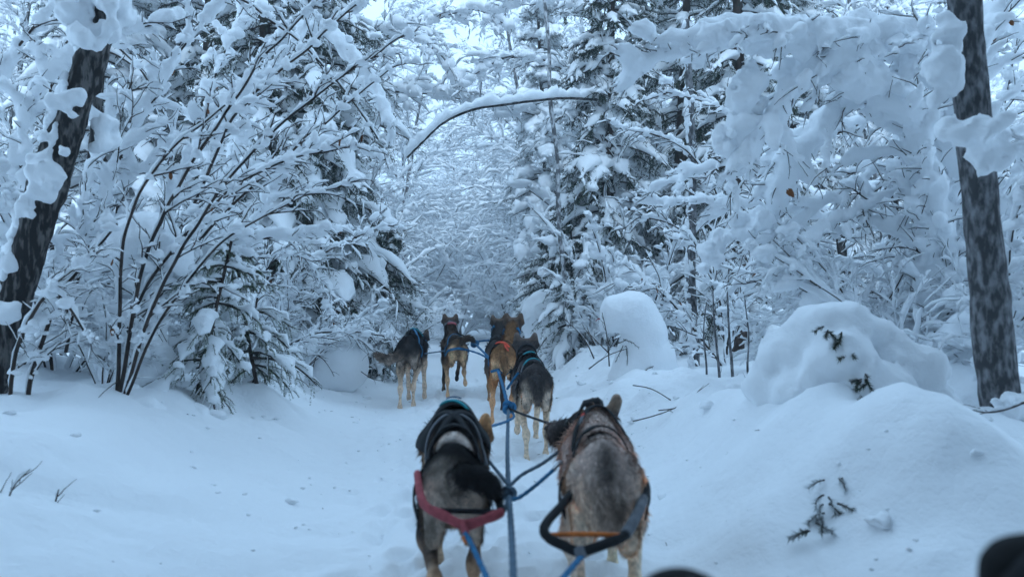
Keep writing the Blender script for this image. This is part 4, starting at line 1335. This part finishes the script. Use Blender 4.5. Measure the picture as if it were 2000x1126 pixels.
class Dog:
    def __init__(s, label, px, Y, yaw, scale, coat, hind, front, zr=.50, zs=.50, head=(0, .80, .66), hyaw=0, hpitch=-.25, tail=(), h=.009, nfur=9000, fw=.0032, seed=0, hs=1.0):
        s.r = np.random.default_rng(seed)
        x = (px - 1000) / FPX * Y
        s.base = A(x, Y, gz(x, Y) - .022)
        s.yaw, s.scale, s.coat, s.zr, s.zs = yaw, scale, coat, zr, zs
        s.root = thing('sled_dog', label, 'dog', s.base, yaw, 'sled dogs running in harness', scale)
        P = []
        add = lambda a, b, ra, rb: P.append((A(*a), A(*b), ra, rb))
        # trunk
        add((0, -.055, zr - .03), (0, .03, zr), .082, .098)
        add((0, .03, zr), (0, .2, (zr + zs) / 2 - .005), .098, .092)
        add((0, .2, (zr + zs) / 2 - .01), (0, .42, zs - .03), .092, .122)
        add((0, .42, zs - .03), (0, .58, zs - .035), .122, .112)
        add((0, .40, zs - .08), (0, .56, zs - .08), .10, .10)
        add((0, .50, zs + .045), (0, .58, zs + .04), .07, .075)
        s.tail0 = A(0, -.12, zr + .035)
        # hind legs
        for sd, (py, pz, th, sx) in zip((-1, 1), hind):
            hip = A(sd * .056, .01, zr - .015)
            paw = A(sd * (.064 + sx), py, pz + .022)
            hock = paw + .165 * A(0, math.sin(th), math.cos(th))
            knee, hock = two_bone(hip, hock, .215, .225, A(sd * .15, 1, 0))
            P.append((hip, knee, .074, .046))
            P.append((A(sd * .050, -.055, zr - .045), A(sd * .060, -.03, zr - .15), .056, .040))
            P.append((knee, hock, .042, .020))
            P.append((hock + A(0, -.012, .012), hock, .017, .019))
            P.append((hock, paw, .019, .018))
            P.append((paw, paw + A(0, .045, -.006), .024, .018))
        # front legs
        for sd, (py, pz, th, sx) in zip((-1, 1), front):
            sh = A(sd * .075, .56, zs - .04)
            paw = A(sd * (.062 + sx), .56 + py, pz + .02)
            wr = paw + .095 * A(0, math.sin(th), math.cos(th))
            el, wr = two_bone(sh, wr, .165, .22, A(sd * .1, -1, 0))
            P.append((sh, el, .068, .044))
            P.append((el, wr, .038, .022))
            P.append((wr, paw, .022, .020))
            P.append((paw, paw + A(0, .04, -.006), .024, .018))
        # neck and head
        hb = A(*head)
        s.hb = hb
        add((0, .56, zs + .01), tuple(hb * A(.6, 1, 1) - A(0, .06, .03)), .098, .080)
        P.append((hb * A(.6, 1, 1) - A(0, .06, .03), hb, .080, .072))
        cy, sy, cp, sp = math.cos(hyaw), math.sin(hyaw), math.cos(hpitch), math.sin(hpitch)
        f = A(-sy * cp, cy * cp, sp)
        rt = A(cy, sy, 0)
        up = np.cross(rt, f)
        s.hf, s.hr, s.hu = f, rt, up
        s.hs = hs
        f, rt, up = f * hs, rt * hs, up * hs
        P.append((hb, hb + f * .055, .072 * hs, .064 * hs))
        P.append((hb + f * .06 - up * .016, hb + f * .165 - up * .028, .050 * hs, .031 * hs))
        P.append((hb + f * .05 - up * .035, hb + f * .150 - up * .048, .034 * hs, .018 * hs))
        for sd in (-1, 1):
            P.append((hb + rt * sd * .04 + f * .02 - up * .02, hb + rt * sd * .035 + f * .06 - up * .025, .038, .03))
            eb = hb + rt * sd * .052 + up * .042 - f * .005
            tip = eb + up * .056 + rt * sd * .014 - f * .006
            for o in (-.044, -.022, 0, .022, .044):
                P.append((eb + rt * o + f * abs(o) * .4 - up * .012, tip + rt * o * .12, .010, .005))
        # tail
        s.tail = [A(*t[:3]) for t in tail]
        for i in range(len(tail) - 1):
            P.append((A(*tail[i][:3]), A(*tail[i + 1][:3]), tail[i][3], tail[i + 1][3]))
        s.prims = P
        v, q = implicit(P, .045, h, 1.40, None, .03)
        s.v, s.q = v, q
        s.n = vertex_normals(v, q)
        if (s.n * (v - v.mean(0))).sum() < 0:
            s.n = -s.n
            s.q = q[:, ::-1]
        g = Geo().add(v, s.q, None, s.colour(v))
        s.body = g.build('body', M_SKIN, s.root)
        s.fur(nfur, fw)
        # nose and eyes
        part('nose', clumps((hb + f * .192 - up * .026)[None], A(.014, .012, .014), 1, .05), M_NOSE, s.root)
        for sd in (-1, 1):
            part('eye', clumps((hb + f * .095 + rt * sd * .036 + up * .016)[None], A(.009, .009, .012), 1, 0), M_EYE, s.root)

    def tail_dist(s, p):
        d = np.full(len(p), 9.0)
        for i in range(1, len(s.tail) - 1):
            d = np.minimum(d, capsule(p, s.tail[i], s.tail[i + 1], .0, .0))
        return d

    def colour(s, p):
        c = s.coat
        n = vnoise(p * 11, 3) * .02 + vnoise(p * 28, 5) * .014
        x, y, z = p[:, 0], p[:, 1], p[:, 2]
        zb = s.zr + (s.zs - s.zr) * np.clip(y / .5, 0, 1)
        col = np.tile(np.array(c['saddle'], float), (len(p), 1))
        col = rgbmix(col, c['side'], S_((zb + c.get('line', -.02) + n * 2 - z - .0 * np.abs(x)) / .018))
        if 'patch' in c:
            for (px, py, pz, rr, cc) in c['patch']:
                e = np.sqrt((x - px) ** 2 + (y - py) ** 2 + (z - pz) ** 2) + n * 1.5
                col = rgbmix(col, cc, S_((rr - e) / .012))
        rump = S_((-.045 - y + n * 2) / .018) * S_((zb + c.get('rline', .0) + n * 2 - z) / .02)
        col = rgbmix(col, c['rump'], rump)
        if c.get('stripe') is not None:
            st = S_((.022 - np.abs(x) + n) / .008) * S_((.0 - y + n) / .02) * S_((z - c.get('stripe_to', .38)) / .02)
            col = rgbmix(col, c['stripe'], st)
        col = rgbmix(col, c['leg'], S_((c.get('legz', .33) + n * 3 - z) / .025))
        if 'front' in c:
            col = rgbmix(col, c['front'], S_((y - .45 + n * 2) / .03) * S_((zb - .07 + n * 2 - z) / .02))
        hd = np.linalg.norm(p - (s.hb + s.hf * .04), axis=1) / s.hs
        col = rgbmix(col, c['head'], S_((.135 - hd + n) / .015))
        col = rgbmix(col, c.get('ear', np.array(c['head']) * 1.5 + A(.03, .02, .01)), S_(((p - s.hb) @ (s.hu / s.hs) - .062 * s.hs) / .004) * S_((.22 - hd) / .01))
        mz = (p - s.hb) @ s.hf
        col = rgbmix(col, c.get('muzzle', c['head']), S_((mz - .09) / .012) * S_((.16 - hd) / .01))
        td = s.tail_dist(p)
        if len(s.tail) > 2:
            col = rgbmix(col, c['tail'], S_((.040 - td + n) / .008))
        if c.get('frost'):
            fr = c['frost'] * np.clip(vnoise(p * 7, 9) * .8 + .45, 0, 1) * S_((y - c.get('frost_y', .15)) / .08) * np.clip((z - .3) * 5, 0, 1) * S_((hd - .15) / .02)
            col = rgbmix(col, (.56, .55, .60), fr)
        return np.clip(col * A(1.48, 1.26, 1.12), .004, .95)

    def fur(s, n, w):
        v, q, r = s.v, s.q, s.r
        ar = np.linalg.norm(np.cross(v[q[:, 2]] - v[q[:, 0]], v[q[:, 3]] - v[q[:, 1]]), axis=1)
        f = r.choice(len(q), n, p=ar / ar.sum())
        a, b = r.uniform(size=(n, 1)), r.uniform(size=(n, 1))
        wq = [(1 - a) * (1 - b), a * (1 - b), a * b, (1 - a) * b]
        p = sum(wq[k] * v[q[f, k]] for k in range(4))
        nr = norm(sum(wq[k] * s.n[q[f, k]] for k in range(4)))
        x, y, z = p[:, 0], p[:, 1], p[:, 2]
        L = np.full(n, .021)
        L = np.where(z < .30, .007, L)
        L = np.where((y < .02) & (z > .28), .020, L)
        L = np.where((y > .52) & (z > s.zs - .06), .036, L)
        hd = np.linalg.norm(p - (s.hb + s.hf * .04), axis=1)
        L = np.where(hd < .13, .013, L)
        L = np.where((hd < .2) & ((p - s.hb) @ s.hu > .058), .004, L)
        td = s.tail_dist(p)
        comb = np.tile(A(0, -1, -.45), (n, 1))
        if len(s.tail) > 2:
            near = td < .06
            L = np.where(near, .032, L)
            seg = [np.linalg.norm(p - t, axis=1) for t in s.tail]
            k = np.clip(np.argmin(seg, 0), 0, len(s.tail) - 2)
            T = norm(np.array(s.tail)[k + 1] - np.array(s.tail)[k])
            comb[near] = T[near]
        guard = r.uniform(size=n) < .24
        L = L * r.uniform(.6, 1.25, n) * (1 + .35 * vnoise(p * 22, 15)) * np.where(guard & (z > .3), 1.55, 1)
        comb = comb + r.normal(size=(n, 3)) * .22 + np.stack([vnoise(p * 13, 11), .3 * vnoise(p * 17, 13), vnoise(p * 13, 12)], 1) * .75
        ct = norm(comb - nr * (comb * nr).sum(1, keepdims=True) * .8)
        side = norm(np.cross(ct, nr))
        p0 = p - nr * .003
        p1 = p0 + (nr * .55 + ct * .75) * (L * .5)[:, None]
        p2 = p1 + (nr * .20 + ct * .95) * (L * .55)[:, None]
        w0 = w * r.uniform(.7, 1.3, (n, 1))
        V = np.stack([p0 - side * w0 * .5, p0 + side * w0 * .5, p1 + side * w0 * .4, p1 - side * w0 * .4, p2], 1)
        streak = 1 + .65 * vnoise(p * A(46, 9, 16), 21) + .25 * vnoise(p * A(90, 20, 30), 22)
        c = s.colour(p) * r.uniform(.55, 1.4, (n, 1)) * np.clip(streak, .35, 1.8)[:, None]
        tipc = c * np.where(guard, r.choice([.35, 1.7], n), 1.12)[:, None]
        C = np.stack([c * .8, c * .8, c, c, tipc], 1)
        i = np.arange(n) * 5
        N = np.repeat(norm(nr + ct * .15)[:, None], 5, 1)
        g = Geo()
        g.add(V, np.stack([i, i + 1, i + 2, i + 3], 1), np.stack([i + 3, i + 2, i + 4], 1), C, N)
        o = g.build('fur', M_FUR, s.body)
        o['kind'] = 'stuff'

    def local(s, p):
        d = np.asarray(p, float) - s.base
        c, t = math.cos(-s.yaw), math.sin(-s.yaw)
        return np.stack([d[..., 0] * c - d[..., 1] * t, d[..., 0] * t + d[..., 1] * c, d[..., 2]], -1) / s.scale

    def snap(s, p, off):
        e = .004
        for _ in range(6):
            d = sdf(p, s.prims, .045, 1.40)
            g = np.stack([sdf(p + A(*(e if k == j else 0 for j in range(3))), s.prims, .045, 1.40) - d for k in range(3)], -1)
            g = norm(g)
            p = p - g * (d - off)[:, None] * .9
        return p, g

    def strap(s, pts, width, mat, name='strap', off=.016, th=.005, parent=None, n=40, closed=False):
        pts = [A(*t) for t in pts]
        if closed:
            pts = pts + [pts[0]]
        p = resample(np.array(pts), n)
        p, nr = s.snap(p, off)
        T = norm(np.gradient(p, axis=0))
        sd = norm(np.cross(nr, T))
        w = width * .5
        ring = [p - sd * w, p - sd * w + nr * th, p + sd * w + nr * th, p + sd * w]
        V = np.stack(ring, 1)
        g = Geo().add(V, tube_faces(1, n, 4))
        return g.build(name, mat, parent or s.harness, False)

    def collar(s, y, z, rad, width, mat, name='collar'):
        a = np.linspace(0, 2 * math.pi, 13)[:-1]
        return s.strap([(math.cos(t) * rad, y + .25 * rad * math.sin(t), z + math.sin(t) * rad) for t in a], width, mat, name, .014, .006, s.root, 36, True)

    def wear(s):
        s.harness = link('harness', None, s.root)
        return s.harness


def rod(pts, r, mat, name, parent, loc=None, S=8, n=40, cap=True, flat=False):
    P = np.asarray(pts, float)
    P = resample(P, n)
    g = tubes(P[None], np.full((1, n), r), S, cap)
    V = g.v[0].reshape(n, S, 3)
    if flat:                                     # padded webbing: taller than thick, slightly lumpy
        off = V - P[:, None]
        w = 1 + .10 * np.sin(np.arange(n) * .9)[:, None]
        off[..., 2] *= 1.25 * w
        off[..., 1] *= .6
        g.v[0] = (P[:, None] + off).reshape(-1, 3)
    return part(name, g, mat, parent)


BLACK, CHAR, GREY, LGREY = (.010, .010, .013), (.030, .029, .032), (.105, .10, .105), (.30, .29, .29)
TAN, DTAN, CREAM, BROWN, RUST = (.27, .17, .095), (.15, .09, .05), (.42, .35, .27), (.075, .052, .038), (.24, .115, .05)

# -- wheel dog on the left
d = Dog('near left sled dog with black back, dark tail bent right and a red spreader bar', 886, 2.25, .07, .95,
        dict(saddle=BLACK, side=CHAR, leg=(.42, .31, .22), rump=(.56, .52, .47), head=TAN, muzzle=BLACK, tail=BLACK, front=CREAM, line=-.12, rline=-.035, legz=.24,
             patch=[(.0, .18, .55, .075, (.66, .66, .66)), (-.055, -.08, .46, .055, (.60, .57, .53)), (.05, -.09, .43, .04, (.60, .57, .53)), (-.12, .42, .48, .06, (.13, .11, .09)), (.12, .42, .48, .05, (.16, .13, .10))]),
        [(-.06, 0, -.15, -.01), (.10, 0, -.2, .0)], [(.06, 0, 0, .0), (-.06, .12, -.9, .0)], zr=.455, zs=.50, head=(.055, .74, .44), hyaw=-.40, hpitch=-.35,
        tail=[(0, -.10, .49, .024), (.03, -.15, .51, .024), (.075, -.175, .505, .025), (.115, -.18, .485, .018), (.135, -.18, .46, .008)], h=.0095, nfur=34000, fw=.0030, seed=1)
W1 = d
d.wear()
d.collar(.63, .50, .12, .035, M_BLACKWEB)
d.strap([(-.13, -.03, .36), (-.13, .10, .46), (-.10, .22, .55), (0, .27, .60), (.10, .22, .55), (.13, .10, .46), (.13, -.03, .38)], .042, M_BLACKWEB, 'side_strap', n=50)
d.strap([(-.13, .33, .44), (-.10, .36, .56), (0, .37, .62), (.10, .36, .56), (.13, .33, .44)], .018, M_GREYWEB, 'back_strap')
d.strap([(-.10, .50, .56), (0, .36, .62), (.09, .22, .55)], .028, M_BLACKWEB, 'cross_strap')
d.strap([(.10, .50, .56), (0, .36, .62), (-.09, .22, .55)], .028, M_BLACKWEB, 'cross_strap')
d.strap([(-.13, .50, .46), (-.10, .50, .57), (0, .50, .63), (.10, .50, .57), (.13, .50, .46)], .10, M_BLACKWEB, 'shoulder_pad', n=50)
d.strap([(-.045, .53, .62), (.0, .49, .63), (.05, .45, .62)], .022, M_TEAL, 'turquoise_tab', .024, .005, None, 16)
d.strap([(-.02, .58, .62), (.015, .56, .62)], .016, M_BLUEROPE, 'blue_tab', .024, .005, None, 10)
sp = link('spreader', None, d.root)
L = lambda pts: d.local(path(pts))
rod(L([(815, 925, 2.25), (820, 960, 2.12), (832, 988, 2.05), (870, 1008, 2.0), (906, 1024, 1.98), (945, 1014, 2.0), (980, 1000, 2.05)]), .0115, M_PINK, 'padded_bar', sp, flat=True)
rod(L([(980, 1000, 2.05), (972, 975, 2.1), (955, 940, 2.2)]), .011, M_BLACKWEB, 'side_cord', sp)
rod(L([(836, 996, 2.04), (900, 997, 2.02), (975, 999, 2.04)]), .0075, M_BLACKWEB, 'cross_bar', sp)
rod(L([(903, 1020, 1.98), (910, 1040, 1.96)]), .010, M_PINK, 'loop', sp)
rod(L([(908, 1044, 1.955), (914, 1058, 1.95)]), .011, M_ORANGE, 'orange_knot', sp)

# -- wheel dog on the right
d = Dog('near right grey-brown sled dog, head turned left, black spreader bar with an orange cord', 1180, 2.10, -.07, 1.0,
        dict(saddle=(.48, .44, .43), side=(.66, .59, .53), leg=(.74, .63, .50), rump=(.68, .59, .49), head=(.030, .026, .025), ear=(.19, .155, .12), muzzle=(.012, .011, .012), tail=(.24, .21, .19), line=-.03, rline=-.03, legz=.24, stripe=(.06, .055, .055), stripe_to=.36,
             frost=.9, frost_y=.28, patch=[(-.085, .0, .45, .05, (.55, .47, .37)), (.10, -.01, .46, .05, (.55, .47, .37)), (.0, .20, .60, .06, (.022, .02, .02)), (-.04, .10, .57, .030, (.05, .045, .04))]),
        [(-.09, 0, .15, .0), (.06, 0, -.2, .02)], [(-.10, .10, -.9, .01), (.14, 0, .1, .0)], zr=.485, zs=.485, head=(.015, .75, .485), hyaw=.95, hpitch=.12, hs=1.22,
        tail=[(0, -.11, .49, .026), (.01, -.14, .455, .024), (.014, -.15, .415, .018), (.016, -.145, .38, .008)], h=.0095, nfur=38000, fw=.0030, seed=2)
W2 = d
d.wear()
d.collar(.62, .49, .12, .03, M_BLACKWEB)
d.strap([(-.14, -.05, .40), (-.14, .06, .46), (-.12, .17, .54), (-.06, .25, .61), (0, .27, .63), (.06, .25, .61), (.12, .17, .54), (.14, .06, .46), (.14, -.05, .40)], .034, M_BLACKWEB, 'side_strap', n=60)
d.strap([(-.06, .20, .60), (0, .24, .62), (.07, .22, .60)], .055, M_BLACKWEB, 'back_pad', n=30)
d.strap([(-.11, .30, .52), (-.09, .38, .58), (-.05, .46, .61), (0, .50, .63), (.06, .48, .61), (.11, .40, .56)], .024, M_BLACKWEB, 'shoulder_strap')
d.strap([(-.075, .36, .60), (-.062, .42, .61)], .013, M_GREYWEB, 'reflective_tab', .024, .004, None, 10)
d.strap([(-.061, .425, .61), (-.055, .445, .61)], .013, M_REDTAG, 'red_tab', .024, .004, None, 8)
sp = link('spreader', None, d.root)
L = lambda pts: d.local(path(pts))
rod(L([(1122, 955, 2.08), (1098, 985, 1.98), (1072, 1014, 1.9), (1062, 1034, 1.86), (1072, 1050, 1.84), (1100, 1064, 1.82), (1132, 1076, 1.81), (1180, 1062, 1.82), (1222, 1043, 1.86), (1246, 1000, 1.95), (1262, 955, 2.08)]), .0122, M_BLACKWEB, 'padded_bar', sp, n=60)
rod(L([(1222, 1043, 1.855), (1246, 1000, 1.94), (1256, 972, 2.03)]), .0138, M_GREYWEB, 'grey_sleeve', sp)
rod(L([(1066, 1044, 1.85), (1140, 1042, 1.83), (1220, 1045, 1.85)]), .0058, M_ORANGE, 'orange_cord', sp)
rod(L([(1130, 1070, 1.805), (1136, 1088, 1.79)]), .013, M_GREYWEB, 'loop', sp)

# -- second right: black-saddled dog with a pale rump
d = Dog('black-saddled grey sled dog with a pale rump, middle right, running beside the blue knot', 1046, 4.85, .06, 1.0,
        dict(saddle=BLACK, side=(.05, .05, .055), leg=(.66, .57, .46), rump=(.72, .66, .58), head=(.055, .052, .055), tail=CHAR, line=-.09, rline=-.07, legz=.36, stripe=(.04, .04, .045), stripe_to=.36, frost=.35, frost_y=.1),
        [(-.08, 0, .1, .0), (.10, 0, -.25, .01)], [(-.05, .10, -.8, .02), (.10, 0, .1, .0)], zr=.51, zs=.53, head=(.0, .82, .66), hyaw=-.15, hpitch=-.2,
        tail=[(0, -.12, .53, .03), (0, -.16, .49, .028), (0, -.165, .43, .024), (0, -.155, .38, .012)], h=.012, nfur=10000, fw=.0055, seed=3)
d.wear()
d.collar(.66, .56, .12, .03, M_BLACKWEB)
d.strap([(-.13, .06, .45), (-.10, .14, .55), (0, .18, .61), (.10, .22, .57), (.13, .25, .48)], .03, M_GREYWEB, 'back_strap')
d.strap([(-.06, .14, .60), (-.02, .17, .61), (.03, .19, .61)], .026, M_TEAL, 'turquoise_tab', .022)
d.strap([(-.12, .40, .50), (-.07, .45, .60), (0, .48, .63), (.08, .44, .60), (.12, .38, .50)], .028, M_BLACKWEB, 'shoulder_strap')
d.strap([(-.03, .43, .62), (.02, .47, .63)], .018, M_TEAL, 'turquoise_tab', .022, .005, None, 12)

# -- tan dog just ahead of it
d = Dog('golden-tan sled dog with an orange harness tag, half hidden by the black-saddled one', 983, 6.4, -.08, 1.03,
        dict(saddle=(.17, .10, .05), side=(.32, .16, .07), leg=(.55, .33, .19), rump=(.76, .58, .38), head=(.05, .042, .04), tail=DTAN, line=-.02, rline=-.06, legz=.26, front=(.05, .045, .045)),
        [(-.12, 0, .2, .015), (.10, 0, -.2, .0)], [(.05, 0, 0, .0), (-.05, .1, -.8, .0)], zr=.54, zs=.56, head=(.02, .80, .76), hyaw=.05, hpitch=-.1,
        tail=[(0, -.12, .56, .028), (.02, -.17, .53, .026), (.03, -.17, .46, .02), (.03, -.16, .40, .01)], h=.013, nfur=6000, fw=.007, seed=4)
d.wear()
d.collar(.68, .60, .12, .03, M_BLUEROPE)
d.strap([(-.12, .06, .50), (-.06, .04, .60), (0, .05, .64), (.07, .06, .60), (.12, .1, .50)], .03, M_BLACKWEB, 'back_strap')
d.strap([(-.05, .00, .63), (0, -.02, .62), (.04, -.05, .60)], .022, M_REDTAG, 'orange_tag', .024)
d.strap([(.01, -.03, .62), (.02, -.10, .57)], .02, M_REDTAG, 'orange_tag', .024, .005, None, 12)
d.strap([(-.11, -.10, .42), (0, -.16, .44), (.11, -.10, .42)], .022, M_BLUEROPE, 'breech_strap', .022)

# -- dark dog in front of the tan one
d = Dog('grey sled dog almost hidden in front of the golden-tan one, one pricked ear showing', 968, 7.75, -.02, 1.0,
        dict(saddle=CHAR, side=GREY, leg=TAN, rump=GREY, head=(.05, .042, .038), tail=CHAR, line=-.04, rline=-.03, legz=.3),
        [(-.08, 0, .1, .0), (.10, 0, -.2, .0)], [(.08, 0, 0, .0), (-.05, .1, -.8, .0)], zr=.54, zs=.56, head=(.0, .80, .76), hyaw=-.1, hpitch=-.1,
        tail=[(0, -.12, .56, .028), (0, -.17, .53, .026), (0, -.17, .46, .02), (0, -.16, .40, .01)], h=.014, nfur=5000, fw=.008, seed=5)
d.wear()
d.collar(.68, .60, .12, .03, M_BLUEROPE)
d.strap([(-.12, .30, .50), (-.06, .33, .60), (0, .35, .66), (.06, .33, .60), (.12, .3, .50)], .03, M_BLACKWEB, 'back_strap')

# -- lead dogs on the left
d = Dog('leftmost sled dog of the team, black with grey hind legs, tail flung out left', 797, 7.15, .02, 1.06,
        dict(saddle=BLACK, side=(.03, .03, .033), leg=(.60, .52, .43), rump=(.48, .45, .42), head=CHAR, tail=(.14, .11, .09), line=-.14, rline=-.085, legz=.36, stripe=CHAR, stripe_to=.40),
        [(-.12, 0, .2, -.01), (.05, 0, -.1, -.02)], [(.06, 0, 0, .0), (.02, .02, 0, .03)], zr=.53, zs=.555, head=(.02, .76, .55), hyaw=-.2, hpitch=-.5,
        tail=[(-.01, -.12, .52, .032), (-.06, -.17, .47, .034), (-.14, -.20, .44, .036), (-.21, -.20, .46, .030), (-.255, -.19, .49, .014)], h=.013, nfur=7000, fw=.0075, seed=6)
d.wear()
d.collar(.64, .56, .12, .03, M_BLUEROPE)
d.strap([(-.02, .46, .66), (.04, .44, .66), (.09, .42, .62)], .03, M_TEAL, 'turquoise_tab', .02)
d.strap([(.12, .0, .45), (.11, .12, .56), (.05, .3, .65), (0, .42, .67)], .024, M_BLUEROPE, 'side_strap', .02)
d.strap([(-.12, .0, .45), (-.11, .12, .56), (-.05, .3, .65), (0, .42, .67)], .024, M_BLACKWEB, 'side_strap', .02)

d = Dog('lead sled dog with beige rump, dark shoulders and one hind paw lifted', 893, 7.9, .17, 1.0,
        dict(saddle=(.05, .038, .03), side=(.10, .07, .05), leg=(.62, .46, .31), rump=(.76, .58, .38), head=(.05, .042, .04), tail=(.03, .025, .022), line=.01, rline=.02, legz=.34, front=BLACK,
             stripe=(.10, .065, .04), stripe_to=.36),
        [(-.02, 0, .1, .035), (-.10, .14, .9, .01)], [(.0, 0, 0, .03), (.10, .12, -.8, .0)], zr=.51, zs=.56, head=(.0, .80, .735), hyaw=.0, hpitch=-.1,
        tail=[(.01, -.11, .55, .026), (.04, -.15, .60, .026), (.09, -.17, .625, .024), (.14, -.17, .61, .018), (.17, -.16, .58, .009)], h=.013, nfur=6000, fw=.0075, seed=7)
d.wear()
d.collar(.68, .60, .125, .03, M_GREYWEB)
d.strap([(-.02, .66, .72), (.03, .66, .72)], .03, M_PINK, 'pink_tab', .022, .005, None, 12)
d.strap([(-.13, .02, .46), (-.12, .12, .54), (-.06, .20, .60), (0, .22, .62), (.06, .20, .60), (.12, .12, .54), (.13, .02, .46)], .034, M_BLUEROPE, 'side_strap', .02)
d.strap([(-.12, .02, .44), (-.06, -.11, .50), (0, -.15, .52), (.06, -.11, .50), (.12, .02, .44)], .026, M_BLUEROPE, 'breech_strap', .02)
d.strap([(-.06, .06, .60), (0, .02, .61), (.06, .06, .60)], .04, M_BLACKWEB, 'rump_pad', .02)


# ---------------------------------------------------------------- gangline, tug lines and neck lines
GL = [(1006, 1190, 1.45), (1003, 1126, 1.60), (999, 1040, 1.93), (994, 965, 2.35), (991, 880, 3.05), (993, 797, 4.3), (978, 740, 5.6), (962, 706, 7.0), (925, 668, 8.4)]
root = thing('gangline', 'long grey-blue gangline rope with knots running up the middle of the team', 'rope', at(*GL[5]))
o0 = np.array(root.location)


def rope(pts, r, mat, name, n=60, sag=0.0, twist=True):
    P = resample(path(pts) - o0, n)
    P[:, 2] -= sag * np.sin(np.linspace(0, math.pi, n))
    L = np.linalg.norm(np.diff(P, axis=0), axis=1).sum()
    R = np.full((1, n), r)
    g = tubes(P[None], R, 8, True)
    if twist:
        S, ph = 8, np.arange(n)[:, None] * 1.1
        V = g.v[0].reshape(n, S, 3)
        k = 1 + .10 * np.sin(ph + np.arange(S)[None] * 2 * math.pi / S * 2)
        g.v[0] = (P[:, None] + (V - P[:, None]) * k[..., None]).reshape(-1, 3)
    return part(name, g, mat, root)


def knot(px, py, Y, s, mat, seed=0):
    c = at(px, py, Y) - o0
    r = np.random.default_rng(seed)
    t = np.linspace(0, 2 * math.pi * 2.2, 60)
    P = np.stack([np.cos(t) * s * (.55 + .3 * np.cos(t * 1.5)), np.sin(t * 1.5) * s * .5, np.sin(t) * s * (.55 + .3 * np.cos(t * 1.5))], 1) + c
    return part('knot', tubes(P[None], np.full((1, 60), s * .30), 7, True), mat, root)


rope(GL[:4], .0085, M_GREYROPE, 'main_line', 90)
rope(GL[3:6], .0085, M_GREYROPE, 'main_line', 90)
rope(GL[5:], .011, M_BLUEROPE, 'main_line', 120)
knot(994, 962, 2.33, .022, M_GREYROPE, 1)
knot(994, 795, 4.25, .038, M_BLUEROPE, 2)
knot(962, 706, 6.95, .045, M_BLUEROPE, 3)
knot(927, 670, 8.3, .045, M_BLUEROPE, 4)
rope([(994, 797, 4.25), (1004, 812, 4.1), (990, 822, 3.7), (962, 831, 3.3), (938, 836, 2.95)], .0062, M_BLUEROPE, 'neck_line', 60)
rope([(994, 797, 4.25), (1020, 808, 4.0), (1060, 822, 3.5), (1092, 832, 3.0)], .006, M_BLACKWEB, 'neck_line', 50)
rope([(994, 950, 2.42), (1020, 926, 2.5), (1060, 904, 2.6), (1098, 876, 2.7)], .006, M_GREYROPE, 'side_line', 50)
rope([(994, 948, 2.42), (970, 918, 2.6), (940, 882, 2.75)], .006, M_GREYROPE, 'side_line', 50)
rope([(994, 975, 2.28), (1015, 970, 2.3), (1050, 944, 2.34), (1084, 914, 2.4)], .006, M_BLUEROPE, 'side_line', 50)
rope([(994, 972, 2.30), (984, 996, 2.2), (965, 1010, 2.15), (948, 1016, 2.1)], .007, M_GREYROPE, 'side_line', 40)
part('clip', tubes(resample(path([(1080, 918, 2.39), (1088, 908, 2.41), (1096, 902, 2.44)]) - o0, 10)[None], .0075, 8, True), M_METAL, root)
rope([(908, 1040, 1.955), (918, 1056, 1.93), (934, 1090, 1.84), (950, 1126, 1.72), (962, 1170, 1.6)], .0068, M_BLUEROPE, 'tug_line', 50)
rope([(1136, 1086, 1.79), (1118, 1106, 1.72), (1096, 1134, 1.62), (1070, 1180, 1.5)], .0068, M_BLUEROPE, 'tug_line', 50)
rope([(925, 668, 8.4), (945, 665, 8.3), (975, 664, 8.1)], .010, M_BLUEROPE, 'neck_line', 30)
rope([(925, 668, 8.4), (905, 655, 8.5), (885, 650, 8.6)], .008, M_BLACKWEB, 'neck_line', 30)
rope([(962, 706, 7.0), (975, 698, 6.7), (988, 686, 6.4)], .009, M_GREYROPE, 'tug_line', 30)
rope([(955, 700, 7.1), (935, 690, 7.5), (910, 682, 7.75)], .009, M_BLUEROPE, 'tug_line', 30)
rope([(990, 760, 4.9), (1003, 740, 4.9), (1012, 728, 4.85)], .008, M_BLUEROPE, 'tug_line', 30)
rope([(915, 672, 8.4), (870, 684, 7.9), (830, 690, 7.3)], .007, M_GREYROPE, 'tug_line', 40)


# ---------------------------------------------------------------- the passenger's boots at the bottom edge
def boot(label, px, py, Y, yaw):
    c = at(px, py, Y)
    t = thing('boot', label, 'boot', (c[0], c[1], c[2] - .30), yaw)
    # sole faces forward (+Y), toe points up
    v, q = implicit([(A(0, -.02, .06), A(0, -.01, .20), .052, .056), (A(0, -.01, .20), A(0, -.025, .262), .056, .036), (A(0, -.10, .02), A(0, -.02, .06), .060, .052), (A(0, -.34, -.02), A(0, -.10, .02), .062, .060)], .05, .012, 1.0)
    part('upper', Geo().add(v, q), M_BOOT, t)
    v, q = implicit([(A(0, .036, .0), A(0, .036, .11), .036, .030), (A(0, .036, .11), A(0, .030, .255), .040, .036)], .03, .010, .8)
    part('sole', Geo().add(v * A(1.1, 1, 1), q), M_SOLE, t)
    a = np.linspace(0, 2 * math.pi, 25)[:-1]
    P = np.stack([np.cos(a) * .066, -.16 + 0 * a, .01 + np.sin(a) * .066], 1)
    part('cuff', tubes(np.vstack([P, P[:1]])[None], .010, 6), M_BOOT, t)


boot('black boot tip blurred at the bottom edge of the view', 1340, 1110, .80, 0)
boot('black boot blurred in the bottom right corner of the view', 2052, 1040, .72, -.15)
